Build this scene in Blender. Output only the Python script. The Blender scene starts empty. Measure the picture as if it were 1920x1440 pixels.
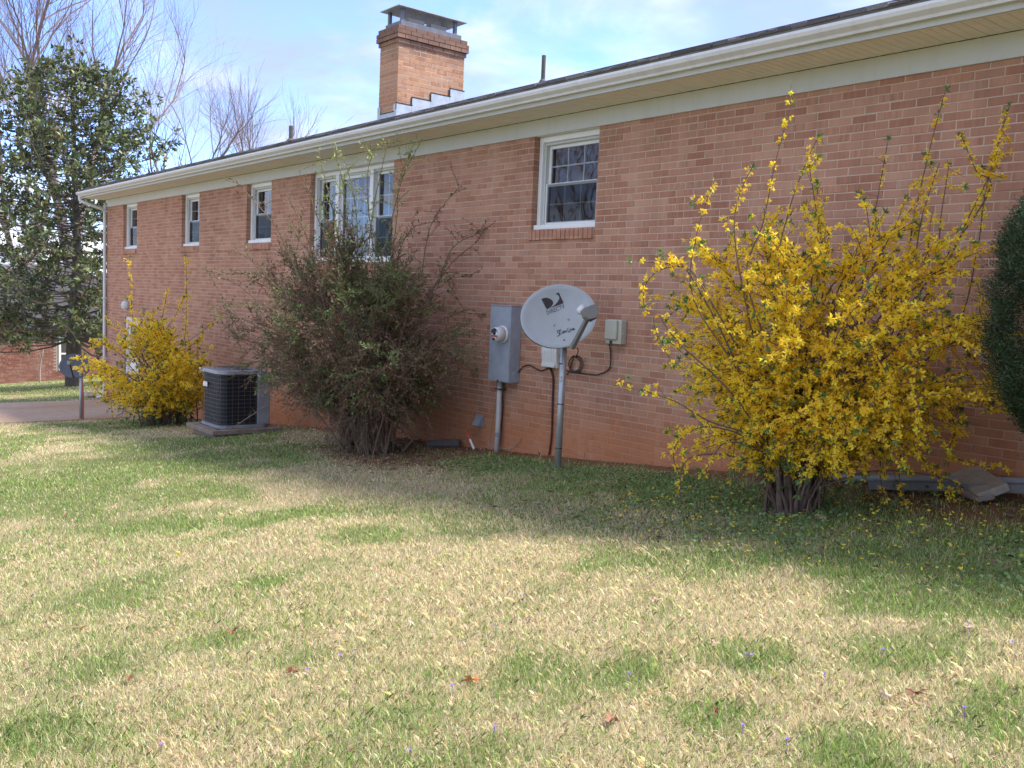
import bpy, bmesh, math, random
import numpy as np
from mathutils import Vector, Matrix

random.seed(7)
rng = np.random.default_rng(11)
SC = bpy.context.scene
COL = SC.collection
R = math.radians

# ------------------------------------------------------------------ camera
# world: x runs along the brick wall (right +), y goes into the house, z up;
# the eye is the height origin, the wall's face is the plane y = 0
FPX, YAW, PITCH, ROLL, DIST = 1751.83, 0.881845, 0.0896658, 0.0427296, 6.95
_fw = np.array([-math.sin(YAW)*math.cos(PITCH), math.cos(YAW)*math.cos(PITCH), -math.sin(PITCH)])
_r = np.cross(_fw, [0, 0, 1]); _r /= np.linalg.norm(_r)
_u = np.cross(_r, _fw)
CX = math.cos(ROLL)*_r + math.sin(ROLL)*_u
CU = -math.sin(ROLL)*_r + math.cos(ROLL)*_u
CAM = np.array([0.0, -DIST, 0.0])
cd = bpy.data.cameras.new('camera'); cam = bpy.data.objects.new('camera', cd); COL.objects.link(cam)
M = Matrix.Identity(4)
for i in range(3):
    M[i][0] = CX[i]; M[i][1] = CU[i]; M[i][2] = -_fw[i]; M[i][3] = CAM[i]
cam.matrix_world = M
cd.sensor_width = 36; cd.lens = FPX/1920*36; cd.clip_end = 3000; cd.clip_start = 0.05
SC.camera = cam

# ------------------------------------------------------------------ light
SUN_DIR = Vector((0.46, 0.50, 1.0)).normalized()       # towards the sun: behind the house, from the right
SUN_EL = math.asin(SUN_DIR.z); SUN_AZ = math.atan2(SUN_DIR.x, SUN_DIR.y)
w = bpy.data.worlds.new('World'); SC.world = w; w.use_nodes = True
nt = w.node_tree; nt.nodes.clear(); N = nt.nodes; L = nt.links
out = N.new('ShaderNodeOutputWorld'); bg = N.new('ShaderNodeBackground')
sky = N.new('ShaderNodeTexSky'); sky.sky_type = 'NISHITA'; sky.sun_disc = False
sky.sun_elevation = SUN_EL; sky.sun_rotation = SUN_AZ; sky.air_density = 0.8; sky.dust_density = 0.35; sky.ozone_density = 3.0
tc = N.new('ShaderNodeTexCoord')
sep = N.new('ShaderNodeSeparateXYZ'); L.new(tc.outputs['Generated'], sep.inputs[0])
def wm(op, a, b=None, c=None):
    n = N.new('ShaderNodeMath'); n.operation = op
    for i, v in enumerate((a, b, c)):
        if v is None: continue
        if isinstance(v, (int, float)): n.inputs[i].default_value = v
        else: L.new(v, n.inputs[i])
    return n.outputs[0]
zz = wm('ADD', wm('MAXIMUM', sep.outputs[2], 0.0), 0.16)
cmb = N.new('ShaderNodeCombineXYZ')
L.new(wm('DIVIDE', sep.outputs[0], zz), cmb.inputs[0]); L.new(wm('DIVIDE', sep.outputs[1], zz), cmb.inputs[1])
def wnoise(scale, detail, off, rough=0.55, dist=0.0):
    mp = N.new('ShaderNodeMapping'); mp.inputs['Location'].default_value = off
    L.new(cmb.outputs[0], mp.inputs[0])
    n = N.new('ShaderNodeTexNoise'); n.inputs['Scale'].default_value = scale; n.inputs['Detail'].default_value = detail
    n.inputs['Roughness'].default_value = rough; n.inputs['Distortion'].default_value = dist
    L.new(mp.outputs[0], n.inputs['Vector']); return n.outputs['Fac']
def wramp(v, lo, hi):
    n = N.new('ShaderNodeMapRange'); n.interpolation_type = 'SMOOTHSTEP'
    n.inputs['From Min'].default_value = lo; n.inputs['From Max'].default_value = hi
    L.new(v, n.inputs['Value']); return n.outputs[0]
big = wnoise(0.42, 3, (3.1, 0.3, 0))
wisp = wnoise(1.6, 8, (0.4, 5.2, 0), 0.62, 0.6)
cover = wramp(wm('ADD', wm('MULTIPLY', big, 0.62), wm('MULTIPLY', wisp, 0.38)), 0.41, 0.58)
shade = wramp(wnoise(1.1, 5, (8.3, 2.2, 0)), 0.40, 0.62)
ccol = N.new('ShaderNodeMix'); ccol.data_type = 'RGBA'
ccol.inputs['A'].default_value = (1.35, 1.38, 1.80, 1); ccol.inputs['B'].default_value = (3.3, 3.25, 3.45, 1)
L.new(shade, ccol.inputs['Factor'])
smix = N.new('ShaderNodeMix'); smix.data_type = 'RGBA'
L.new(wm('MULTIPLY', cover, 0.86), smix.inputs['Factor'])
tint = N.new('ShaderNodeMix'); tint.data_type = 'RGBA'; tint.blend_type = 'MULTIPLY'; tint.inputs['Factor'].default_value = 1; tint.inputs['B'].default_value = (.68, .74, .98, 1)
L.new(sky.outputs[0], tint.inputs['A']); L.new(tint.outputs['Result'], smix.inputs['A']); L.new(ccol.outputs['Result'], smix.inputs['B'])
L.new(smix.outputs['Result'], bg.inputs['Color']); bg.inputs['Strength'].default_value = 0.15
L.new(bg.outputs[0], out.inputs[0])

sd = bpy.data.lights.new('sun', 'SUN'); sd.energy = 2.35; sd.angle = R(11); sd.color = (1.0, 0.945, 0.86)
so = bpy.data.objects.new('sun', sd); COL.objects.link(so); so.location = (10, 15, 30)
so.rotation_euler = (-SUN_DIR).to_track_quat('-Z', 'Y').to_euler()
SC.view_settings.view_transform = 'Standard'; SC.view_settings.look = 'None'
SC.view_settings.gamma = 1.0; SC.view_settings.exposure = 1.68
SC.cycles.max_bounces = 7; SC.cycles.diffuse_bounces = 3; SC.cycles.glossy_bounces = 3; SC.cycles.transparent_max_bounces = 12; SC.cycles.transmission_bounces = 4
SC.view_settings.use_curve_mapping = False

# ------------------------------------------------------------------ places
def ray(px, py): return (px-960)*CX - (py-720)*CU + FPX*_fw
def at(px, py, dep): return Vector(CAM + ray(px, py)/FPX*dep)
def atY(px, py, Y): r = ray(px, py); return Vector(CAM + r*((Y+DIST)/r[1]))
def atX(px, py, X): r = ray(px, py); return Vector(CAM + r*(X/r[0]))
GX = [-400, -60, -45, -24.4, -20.2, -16, -12.8, -9.2, -7.1, -5.8, -2.8, 0, 5, 20, 300]
GZ = [-9.0, -6.0, -4.75, -2.92, -2.83, -2.40, -2.09, -1.85, -1.67, -1.54, -1.22, -0.97, -0.6, 0.2, 3.0]
def hash2(ix, iy, s):
    h = np.sin(ix*127.1+iy*311.7+s*74.7)*43758.5453
    return h-np.floor(h)
def vnoise(x, y, sc, seed=0):
    x = np.asarray(x, float)*sc; y = np.asarray(y, float)*sc
    ix = np.floor(x); iy = np.floor(y); fx = x-ix; fy = y-iy
    fx = fx*fx*(3-2*fx); fy = fy*fy*(3-2*fy)
    a = hash2(ix, iy, seed); b = hash2(ix+1, iy, seed); c = hash2(ix, iy+1, seed); d = hash2(ix+1, iy+1, seed)
    return (a*(1-fx)+b*fx)*(1-fy)+(c*(1-fx)+d*fx)*fy
def fbm(x, y, sc, seed=0, o=4):
    v = 0; a = .5; t = 0
    for i in range(o):
        v = v+a*vnoise(x, y, sc*2**i, seed+i*3); t += a; a *= .55
    return v/t
def sst(v, a, b):
    t = np.clip((v-a)/(b-a), 0, 1); return t*t*(3-2*t)
def ground(x, y):
    x = np.asarray(x, float); y = np.asarray(y, float)
    z = np.interp(x, GX, GZ); k = np.clip((x+18)/10, 0, 1)
    z = z+.075*k*np.clip(y, -9, 0)
    far = sst(-x, 25.5, 33)*sst(-x, 70, 55)
    z = z+far*.05*np.clip(y+2.5, 0, 10)
    lump = (fbm(x, y, .9, 5, 3)-.5)*.05*sst(np.hypot(x, y+7), .5, 3)*np.where((x > -20.6) & (x < 8) & (y > -14) & (y < 0), 1, 0)
    return z+lump*sst(-y, 0.2, 1.0)
def gz(x, y): return float(ground(x, y))
def G(x, y, dz=0): return Vector((x, y, gz(x, y)+dz))
def atG(px, py):
    r = ray(px, py)/FPX; t = np.linspace(1, 60, 30000)
    q = CAM[None]+r[None]*t[:, None]; i = int(np.argmax(q[:, 2] < ground(q[:, 0], q[:, 1])))
    return Vector(q[i])

# ------------------------------------------------------------------ materials
MATS = {}
def newmat(name):
    m = bpy.data.materials.new(name); m.use_nodes = True; m.node_tree.nodes.clear()
    MATS[name] = m; return m, m.node_tree.nodes, m.node_tree.links
class MN:
    def __init__(s, name):
        s.m, s.N, s.L = newmat(name)
        s.out = s.N.new('ShaderNodeOutputMaterial'); s.b = s.N.new('ShaderNodeBsdfPrincipled')
        s.L.new(s.b.outputs[0], s.out.inputs[0])
        g = s.N.new('ShaderNodeNewGeometry'); s.pos = g.outputs['Position']
    def put(s, sock, v):
        if isinstance(v, (int, float)): sock.default_value = v
        elif isinstance(v, tuple): sock.default_value = v if len(v) != 3 or sock.type == 'VECTOR' else (*v, 1)
        else: s.L.new(v, sock)
    def math(s, op, a, b=0.0, c=0.0):
        n = s.N.new('ShaderNodeMath'); n.operation = op
        for i, v in enumerate((a, b, c)): s.put(n.inputs[i], v)
        return n.outputs[0]
    def sep(s, v):
        n = s.N.new('ShaderNodeSeparateXYZ'); s.L.new(v, n.inputs[0]); return n.outputs
    def comb(s, x, y, z):
        n = s.N.new('ShaderNodeCombineXYZ')
        for i, v in enumerate((x, y, z)): s.put(n.inputs[i], v)
        return n.outputs[0]
    def vmul(s, v, k):
        n = s.N.new('ShaderNodeVectorMath'); n.operation = 'MULTIPLY'; s.L.new(v, n.inputs[0]); n.inputs[1].default_value = k; return n.outputs[0]
    def noise(s, scale, detail=4, v=None, rough=.55, col=False):
        n = s.N.new('ShaderNodeTexNoise'); n.inputs['Scale'].default_value = scale; n.inputs['Detail'].default_value = detail
        n.inputs['Roughness'].default_value = rough; s.L.new(v if v is not None else s.pos, n.inputs['Vector'])
        return n.outputs['Color' if col else 'Fac']
    def white(s, v):
        n = s.N.new('ShaderNodeTexWhiteNoise'); n.noise_dimensions = '3D'; s.L.new(v, n.inputs['Vector']); return n.outputs
    def ramp(s, v, stops, interp='LINEAR'):
        n = s.N.new('ShaderNodeValToRGB'); cr = n.color_ramp; cr.interpolation = interp
        while len(cr.elements) < len(stops): cr.elements.new(.5)
        for e, (p, c) in zip(cr.elements, stops): e.position = p; e.color = (*c, 1)
        s.put(n.inputs[0], v); return n.outputs[0]
    def rng(s, v, a, b, c=0.0, d=1.0):
        n = s.N.new('ShaderNodeMapRange'); s.put(n.inputs['Value'], v)
        for k, q in zip(('From Min', 'From Max', 'To Min', 'To Max'), (a, b, c, d)): n.inputs[k].default_value = q
        return n.outputs[0]
    def mix(s, f, a, b, mode='MIX'):
        n = s.N.new('ShaderNodeMix'); n.data_type = 'RGBA'; n.blend_type = mode
        s.put(n.inputs['Factor'], f); s.put(n.inputs['A'], a); s.put(n.inputs['B'], b); return n.outputs['Result']
    def attr(s, nm):
        n = s.N.new('ShaderNodeAttribute'); n.attribute_name = nm; return n.outputs['Color']
    def bump(s, h, strength=.3, dist=.01):
        n = s.N.new('ShaderNodeBump'); n.inputs['Strength'].default_value = strength; n.inputs['Distance'].default_value = dist
        s.L.new(h, n.inputs['Height']); s.L.new(n.outputs[0], s.b.inputs['Normal'])
    def set(s, **k):
        names = dict(col='Base Color', rough='Roughness', metal='Metallic', spec='Specular IOR Level', trans='Transmission Weight', ior='IOR')
        for a, v in k.items(): s.put(s.b.inputs[names[a]], v)
        return s
def simple(name, c1, c2=None, scale=8, rough=.6, metal=0, bump=0, bscale=40, detail=5, spec=.5):
    s = MN(name); c2 = c2 or tuple(x*.75 for x in c1)
    f = s.rng(s.noise(scale, detail), .32, .68)
    s.set(col=s.mix(f, c1, c2), rough=s.rng(s.noise(scale*1.7, 3), .3, .7, max(.03, rough-.08), min(1, rough+.1)), metal=metal, spec=spec)
    if bump: s.bump(s.noise(bscale, 4), bump, .004)
    return s.m
def streaked(name, c, dirt, amt=.35, rough=.45):
    s = MN(name); P = s.sep(s.pos)
    st = s.noise(1.0, 5, s.comb(s.math('MULTIPLY', P[0], 9.0), s.math('MULTIPLY', P[1], 3.0), s.math('MULTIPLY', P[2], 1.2)), .65)
    b = s.mix(s.rng(st, .48, .75, 0, amt), c, dirt); b = s.mix(s.rng(s.noise(.6, 4), .35, .7, 0, .18), b, dirt)
    s.set(col=b, rough=rough); return s.m
def leafmat(name, rough=.5, trans=.35, spec=.4):
    s = MN(name); c = s.attr('Col')
    s.set(col=c, rough=rough, spec=spec)
    t = s.N.new('ShaderNodeBsdfTranslucent'); s.L.new(c, t.inputs[0])
    mx = s.N.new('ShaderNodeMixShader'); mx.inputs[0].default_value = trans
    s.L.new(s.b.outputs[0], mx.inputs[1]); s.L.new(t.outputs[0], mx.inputs[2]); s.L.new(mx.outputs[0], s.out.inputs[0])
    return s.m
BL, BC = .2135, .0677          # brick module
ZT = 1.86                      # top of the brickwork
def brickmat(name, axis=0, tint=(1, 1, 1), soot=False, clay=True, pal=None):
    s = MN(name); P = s.sep(s.pos)
    X = P[axis]; Z = P[2]
    row = s.math('FLOOR', s.math('DIVIDE', s.math('SUBTRACT', ZT, Z), BC))
    off = s.math('MULTIPLY', s.math('MODULO', s.math('ADD', row, 400.0), 2.0), .5)
    idx = s.math('FLOOR', s.math('ADD', s.math('DIVIDE', X, BL), off))
    idv = s.comb(idx, row, 3.3)
    wn = s.white(idv)
    pal = pal or [(0, (.335, .165, .115)), (.2, (.37, .195, .138)), (.42, (.41, .228, .166)), (.6, (.365, .208, .160)),
                  (.78, (.44, .262, .190)), (.92, (.31, .145, .100)), (1, (.295, .188, .160))]
    base = s.ramp(wn['Value'], pal)
    # wire-cut flashing: streaks that run down each brick
    jit = s.vmul(wn['Color'], (9, 9, 9))
    va = s.N.new('ShaderNodeVectorMath'); va.operation = 'ADD'
    s.L.new(s.comb(s.math('MULTIPLY', X, 30.0), s.math('MULTIPLY', P[1-axis], 30.0), s.math('MULTIPLY', Z, 2.5)), va.inputs[0]); s.L.new(jit, va.inputs[1])
    st = s.noise(1.0, 3, va.outputs[0], .6)
    streak = s.rng(st, .36, .62)
    base = s.mix(s.math('MULTIPLY', streak, .55), base, s.mix(s.rng(wn['Value'], .2, .9), (.23, .115, .085), (.50, .325, .235)))
    fine = s.noise(140, 3)
    base = s.mix(s.rng(fine, .4, .75, 0, .35), base, (.20, .12, .09))
    big = s.noise(.8, 4)
    base = s.mix(s.rng(big, .35, .7, 0, .22), base, (.48, .31, .225))
    if clay:   # red clay splashed up from the soil along the foot of the wall
        gnode = s.rng(X, -24.4, -2.8, -2.9, -1.22)
        h = s.math('SUBTRACT', Z, gnode)
        h = s.math('ADD', h, s.math('MULTIPLY', s.math('SUBTRACT', s.noise(2.3, 6), .5), .62))
        cf = s.rng(h, .14, .62, 1, 0)
        base = s.mix(s.math('MULTIPLY', cf, .62), base, s.mix(s.noise(9, 3), (.36, .13, .045), (.47, .20, .075)))
    if soot:
        h = s.math('ADD', Z, s.math('MULTIPLY', s.math('SUBTRACT', s.noise(5, 5), .5), .5))
        base = s.mix(s.rng(h, 3.65, 4.05, 0, .72), base, (.085, .06, .055))
    stn = s.noise(1.0, 5, s.comb(s.math('MULTIPLY', X, 3.2), 0.0, s.math('MULTIPLY', Z, .35)), .6)
    base = s.mix(s.rng(stn, .52, .72, 0, .34), base, (.16, .10, .08)); base = s.mix(s.rng(stn, .46, .30, 0, .22), base, (.58, .46, .38))
    base = s.mix(1.0, base, tint, 'MULTIPLY')
    s.set(col=base, rough=.88, spec=.25); s.bump(s.noise(90, 5), .5, .004)
    return s.m
brick_m = brickmat('brick', 0, (1.13, 1.03, .94))
chim_m = brickmat('chimney_brick', 1, (1, 1, 1), True, False,
    [(0, (.46, .225, .11)), (.25, (.52, .27, .14)), (.5, (.55, .31, .17)), (.75, (.44, .25, .15)), (1, (.50, .21, .10))])
def mortar(name, clay=True, c=(.62, .47, .355)):
    s = MN(name); P = s.sep(s.pos); base = s.mix(s.noise(3, 5), c, tuple(x*.72 for x in c))
    base = s.mix(s.rng(s.noise(25, 3), .5, .8, 0, .4), base, (.30, .22, .17))
    if clay:
        h = s.math('SUBTRACT', P[2], s.rng(P[0], -24.4, -2.8, -2.9, -1.22))
        h = s.math('ADD', h, s.math('MULTIPLY', s.math('SUBTRACT', s.noise(2.3, 6), .5), .62))
        base = s.mix(s.math('MULTIPLY', s.rng(h, .08, .6, 1, 0), .72), base, (.44, .18, .07))
    s.set(col=base, rough=.95, spec=.1); s.bump(s.noise(160, 3), .4, .003); return s.m
mortar_m = mortar('mortar'); cmortar_m = mortar('chimney_mortar', False, (.72, .56, .42))
white_m = simple('white_vinyl', (.78, .80, .79), (.70, .72, .70), 3, .42)
soffit_m = simple('soffit_vinyl', (.86, .84, .77), (.78, .76, .69), 5, .55)
gap_m = simple('dark_gap', (.03, .03, .028), (.02, .02, .02), 5, .9)
galv_m = simple('galvanised_steel', (.42, .45, .46), (.33, .36, .37), 12, .42, .55)
flash_m = simple('flashing', (.50, .55, .58), (.38, .43, .46), 9, .5, .35)
cap_m = simple('cap_steel', (.17, .175, .19), (.12, .125, .14), 10, .5, .35)
caplight_m = simple('cap_lid', (.42, .44, .44), (.33, .35, .35), 8, .5, .3)
flue_m = simple('flue_clay', (.44, .41, .34), (.36, .33, .27), 8, .8)
lead_m = simple('vent_pipe', (.075, .075, .075), (.12, .11, .10), 14, .7)
meter_m = simple('grey_enamel', (.345, .395, .46), (.27, .31, .365), 7, .45, detail=9)
beige_m = simple('beige_plastic', (.50, .51, .43), (.44, .45, .37), 6, .5)
pale_m = simple('pale_plastic', (.66, .68, .67), (.58, .60, .59), 6, .45)
black_m = simple('black_cable', (.022, .018, .018), (.035, .025, .022), 20, .5)
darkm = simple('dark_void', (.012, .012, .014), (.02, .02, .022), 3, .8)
dish_m = simple('dish_paint', (.50, .57, .59), (.455, .52, .535), 5, .42, detail=7)
dishdk_m = simple('dark_dish_paint', (.08, .09, .115), (.10, .11, .135), 6, .45)
ink_m = simple('dark_print', (.045, .04, .045), (.06, .052, .055), 20, .6)
lnb_m = simple('lnb_plastic', (.215, .21, .20), (.18, .175, .165), 8, .55)
coil_m = simple('condenser_coil', (.010, .010, .013), (.018, .018, .022), 60, .6)
wire_m = simple('wire_grille', (.10, .10, .11), (.14, .14, .145), 20, .5, .4)
acgrey_m = simple('ac_metal', (.30, .315, .335), (.23, .24, .26), 6, .45)
wood_m = simple('weathered_wood', (.30, .235, .18), (.19, .15, .115), 14, .85, bump=.4, bscale=60)
conc_m = simple('paver_concrete', (.36, .32, .25), (.27, .24, .19), 20, .95, bump=.4, bscale=90)
stone_m = simple('pale_stone', (.52, .40, .28), (.40, .27, .17), 6, .9, bump=.3)
red_m = simple('red_pipe', (.55, .10, .05), (.42, .08, .04), 9, .5)
bark_m = simple('shrub_bark', (.105, .065, .045), (.165, .105, .075), 30, .9, bump=.5, bscale=70)
barkg_m = simple('grey_bark', (.28, .22, .205), (.19, .145, .135), 9, .9, bump=.4)
barkd_m = simple('dark_bark', (.085, .07, .06), (.13, .11, .095), 8, .9, bump=.5, bscale=20)
barkp_m = simple('pale_bark', (.40, .32, .28), (.30, .235, .205), 9, .9)
deadleaf_m = simple('dead_leaf', (.27, .115, .05), (.17, .075, .04), 30, .8)
straw_leaf_m = simple('pale_dead_leaf', (.55, .43, .28), (.42, .31, .2), 30, .8)
violet_m = simple('violet_petal', (.24, .15, .46), (.17, .10, .34), 30, .6)
flower_m = leafmat('forsythia_flower', .55, .5)
green_m = leafmat('shrub_leaf', .5, .35)
grass_m = leafmat('grass_blade', .6, .45, .25)
magn_m = leafmat('magnolia_leaf', .42, .15, .45)
needle_m = leafmat('yew_needle', .55, .15, .3)
gutter_m = streaked('gutter_aluminium', (.68, .70, .72), (.42, .42, .41), .35, .38)
trim_m = streaked('sage_trim', (.53, .555, .535), (.40, .41, .38), .3, .5)
curtain_m = simple('curtain', (.55, .53, .50), (.42, .40, .38), 5, .8)
def glassmat(name, ior=1.75, tint=(.9, .92, .92)):
    m, NN, LL = newmat(name); o = NN.new('ShaderNodeOutputMaterial'); tr = NN.new('ShaderNodeBsdfTransparent'); tr.inputs[0].default_value = (*tint, 1)
    gl = NN.new('ShaderNodeBsdfGlossy'); gl.inputs['Roughness'].default_value = .015; fr = NN.new('ShaderNodeFresnel'); fr.inputs[0].default_value = ior
    g = NN.new('ShaderNodeNewGeometry'); nz = NN.new('ShaderNodeTexNoise'); nz.inputs['Scale'].default_value = 2.4; LL.new(g.outputs['Position'], nz.inputs['Vector'])
    bp = NN.new('ShaderNodeBump'); bp.inputs['Strength'].default_value = .12; bp.inputs['Distance'].default_value = .02; LL.new(nz.outputs['Fac'], bp.inputs['Height']); LL.new(bp.outputs[0], gl.inputs['Normal'])
    mx = NN.new('ShaderNodeMixShader'); LL.new(fr.outputs[0], mx.inputs[0]); LL.new(tr.outputs[0], mx.inputs[1]); LL.new(gl.outputs[0], mx.inputs[2]); LL.new(mx.outputs[0], o.inputs[0]); return m
glass_m = glassmat('window_glass', 2.1)
screen_m = glassmat('insect_screen', 1.2, (.55, .55, .56))
def shinglemat():
    s = MN('shingle'); c = s.attr('Col'); n = s.noise(120, 3)
    s.set(col=s.mix(s.rng(n, .35, .7, 0, .6), c, (.05, .045, .05)), rough=.95, spec=.2); s.bump(n, .6, .004); return s.m
shingle_m = shinglemat()
def groundmat():
    s = MN('lawn_soil'); c = s.attr('Col'); n = s.noise(60, 5); n2 = s.noise(9, 4)
    c = s.mix(s.rng(n, .35, .7, 0, .55), c, s.mix(n2, (.16, .13, .075), (.40, .32, .19)))
    s.set(col=c, rough=1.0, spec=.05); s.bump(n, .8, .02); return s.m
def drivemat():
    s = MN('stained_concrete'); a = s.noise(.7, 6, s.vmul(s.pos, (1, .45, 1))); b = s.noise(6, 5)
    c = s.mix(s.rng(a, .35, .65), (.46, .31, .20), (.50, .41, .32)); c = s.mix(s.rng(b, .45, .75, 0, .4), c, (.33, .21, .135))
    s.set(col=c, rough=.95, spec=.15); s.bump(s.noise(50, 4), .3, .005); return s.m

# ------------------------------------------------------------------ mesh helpers
def tag(o, label=None, cat=None, group=None, kind=None):
    if label: o['label'] = label
    if cat: o['category'] = cat
    if group: o['group'] = group
    if kind: o['kind'] = kind
    return o
def empty(name, loc=(0, 0, 0), label=None, cat=None, group=None):
    o = bpy.data.objects.new(name, None); COL.objects.link(o); o.location = loc; o.empty_display_size = .1
    return tag(o, label, cat, group)
def wmat(o):
    m = o.matrix_basis.copy()
    return m if o.parent is None else wmat(o.parent) @ o.matrix_parent_inverse @ m
def link(name, me, m=None, parent=None):
    o = bpy.data.objects.new(name, me); COL.objects.link(o)
    if m is not None: me.materials.append(m)
    if parent is not None:
        o.parent = parent; o.matrix_parent_inverse = wmat(parent).inverted()
    return o
class MB:
    def __init__(s): s.v = []; s.f = []
    def add(s, vs, fs):
        k = len(s.v); s.v += [tuple(v) for v in vs]; s.f += [tuple(i+k for i in f) for f in fs]; return s
    def box(s, x0, x1, y0, y1, z0, z1, T=None):
        vs = [Vector(v) for v in ((x0, y0, z0), (x1, y0, z0), (x1, y1, z0), (x0, y1, z0), (x0, y0, z1), (x1, y0, z1), (x1, y1, z1), (x0, y1, z1))]
        if T is not None: vs = [T @ v for v in vs]
        return s.add(vs, [(0, 3, 2, 1), (4, 5, 6, 7), (0, 1, 5, 4), (1, 2, 6, 5), (2, 3, 7, 6), (3, 0, 4, 7)])
    def tube(s, pts, r, n=6, cap=True):
        pts = [Vector(p) for p in pts]; m = len(pts)
        rr = list(r) if isinstance(r, (list, tuple)) else [r]*m
        t0 = (pts[1]-pts[0]).normalized(); a = t0.orthogonal().normalized(); rings = []
        for i, p in enumerate(pts):
            t = (pts[min(i+1, m-1)]-pts[max(i-1, 0)])
            t = t.normalized() if t.length > 1e-9 else t0
            a = (a-t*a.dot(t)); a = a.normalized() if a.length > 1e-6 else t.orthogonal().normalized()
            b = t.cross(a)
            rings.append([p+(a*math.cos(2*math.pi*k/n)+b*math.sin(2*math.pi*k/n))*rr[i] for k in range(n)])
        k0 = len(s.v)
        for ring in rings: s.v += [tuple(v) for v in ring]
        for i in range(m-1):
            for k in range(n):
                s.f.append((k0+i*n+k, k0+i*n+(k+1) % n, k0+(i+1)*n+(k+1) % n, k0+(i+1)*n+k))
        if cap:
            s.f.append(tuple(k0+k for k in reversed(range(n)))); s.f.append(tuple(k0+(m-1)*n+k for k in range(n)))
        return s
    def lathe(s, prof, n, T):
        k0 = len(s.v)
        for (r_, h) in prof:
            for k in range(n):
                a = 2*math.pi*k/n; s.v.append(tuple(T @ Vector((r_*math.cos(a), r_*math.sin(a), h))))
        for i in range(len(prof)-1):
            for k in range(n): s.f.append((k0+i*n+k, k0+i*n+(k+1) % n, k0+(i+1)*n+(k+1) % n, k0+(i+1)*n+k))
        s.f.append(tuple(k0+k for k in reversed(range(n)))); s.f.append(tuple(k0+(len(prof)-1)*n+k for k in range(n)))
        return s
    def prism(s, poly, x0, x1, f):
        """poly of 2-D points swept from x0 to x1 through f(x, p)"""
        n = len(poly); k = len(s.v)
        for x in (x0, x1): s.v += [tuple(f(x, p)) for p in poly]
        s.f += [(k+i, k+(i+1) % n, k+n+(i+1) % n, k+n+i) for i in range(n)]
        s.f += [tuple(k+i for i in reversed(range(n))), tuple(k+n+i for i in range(n))]; return s
    def build(s, name, m, parent=None, bevel=0, smooth=False, recalc=True):
        me = bpy.data.meshes.new(name); me.from_pydata(s.v, [], s.f); me.update()
        bm = bmesh.new(); bm.from_mesh(me)
        if recalc: bmesh.ops.recalc_face_normals(bm, faces=bm.faces)
        if bevel: bmesh.ops.bevel(bm, geom=list(bm.edges), offset=bevel, segments=1, affect='EDGES', clamp_overlap=True)
        bm.to_mesh(me); bm.free()
        if smooth: me.polygons.foreach_set('use_smooth', [True]*len(me.polygons))
        return link(name, me, m, parent)
def soup(name, V, k, cols, m, parent=None, smooth=False):
    """V: (N,k,3) separate k-gons; cols (N,3) one colour each"""
    Np = len(V); me = bpy.data.meshes.new(name)
    me.vertices.add(Np*k); me.vertices.foreach_set('co', np.ascontiguousarray(V, dtype=np.float32).ravel())
    me.loops.add(Np*k); me.loops.foreach_set('vertex_index', np.arange(Np*k, dtype=np.int32))
    me.polygons.add(Np); me.polygons.foreach_set('loop_start', np.arange(0, Np*k, k, dtype=np.int32))
    me.polygons.foreach_set('loop_total', np.full(Np, k, dtype=np.int32))
    if cols is not None:
        a = me.attributes.new('Col', 'FLOAT_COLOR', 'POINT')
        c = np.concatenate([np.clip(np.repeat(cols, k, axis=0), 0, 1), np.ones((Np*k, 1))], 1).astype(np.float32)
        a.data.foreach_set('color', c.ravel())
    me.update(calc_edges=True); me.validate()
    return link(name, me, m, parent)
def unit(v): return v/np.maximum(np.linalg.norm(v, axis=-1, keepdims=True), 1e-9)
def rdir(n): return unit(rng.normal(size=(n, 3)))
def leaves(P, D, Ln, W, fold=.15):
    """rhombic leaves at P along D with length Ln, width W -> (N,4,3)"""
    D = unit(D); S = unit(np.cross(D, rdir(len(P)))); Nn = np.cross(D, S)
    Ln = np.asarray(Ln)[:, None]; W = np.asarray(W)[:, None]
    mid = P+D*Ln*.5+Nn*Ln*fold*.3
    return np.stack([P, mid+S*W*.5, P+D*Ln-Nn*Ln*fold*.2, mid-S*W*.5], 1)
def vary(c, n, s=.15):
    c = np.array(c)[None]*np.ones((n, 1)); return c*(1+rng.normal(0, s, (n, 1)))*(1+rng.normal(0, s*.35, (n, 3)))
def bez(a, b, c, n):
    return [a*(1-t)**2+b*2*t*(1-t)+c*t*t for t in np.linspace(0, 1, n)]
def smoothpts(pts, n=4):
    pts = [Vector(p) for p in pts]; o = []
    for i in range(len(pts)-1):
        p0 = pts[max(i-1, 0)]; p1 = pts[i]; p2 = pts[i+1]; p3 = pts[min(i+2, len(pts)-1)]
        for k in range(n):
            t = k/n; o.append(.5*((2*p1)+(p2-p0)*t+(2*p0-5*p1+4*p2-p3)*t*t+(3*p1-p0-3*p2+p3)*t**3))
    o.append(pts[-1]); return o

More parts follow.
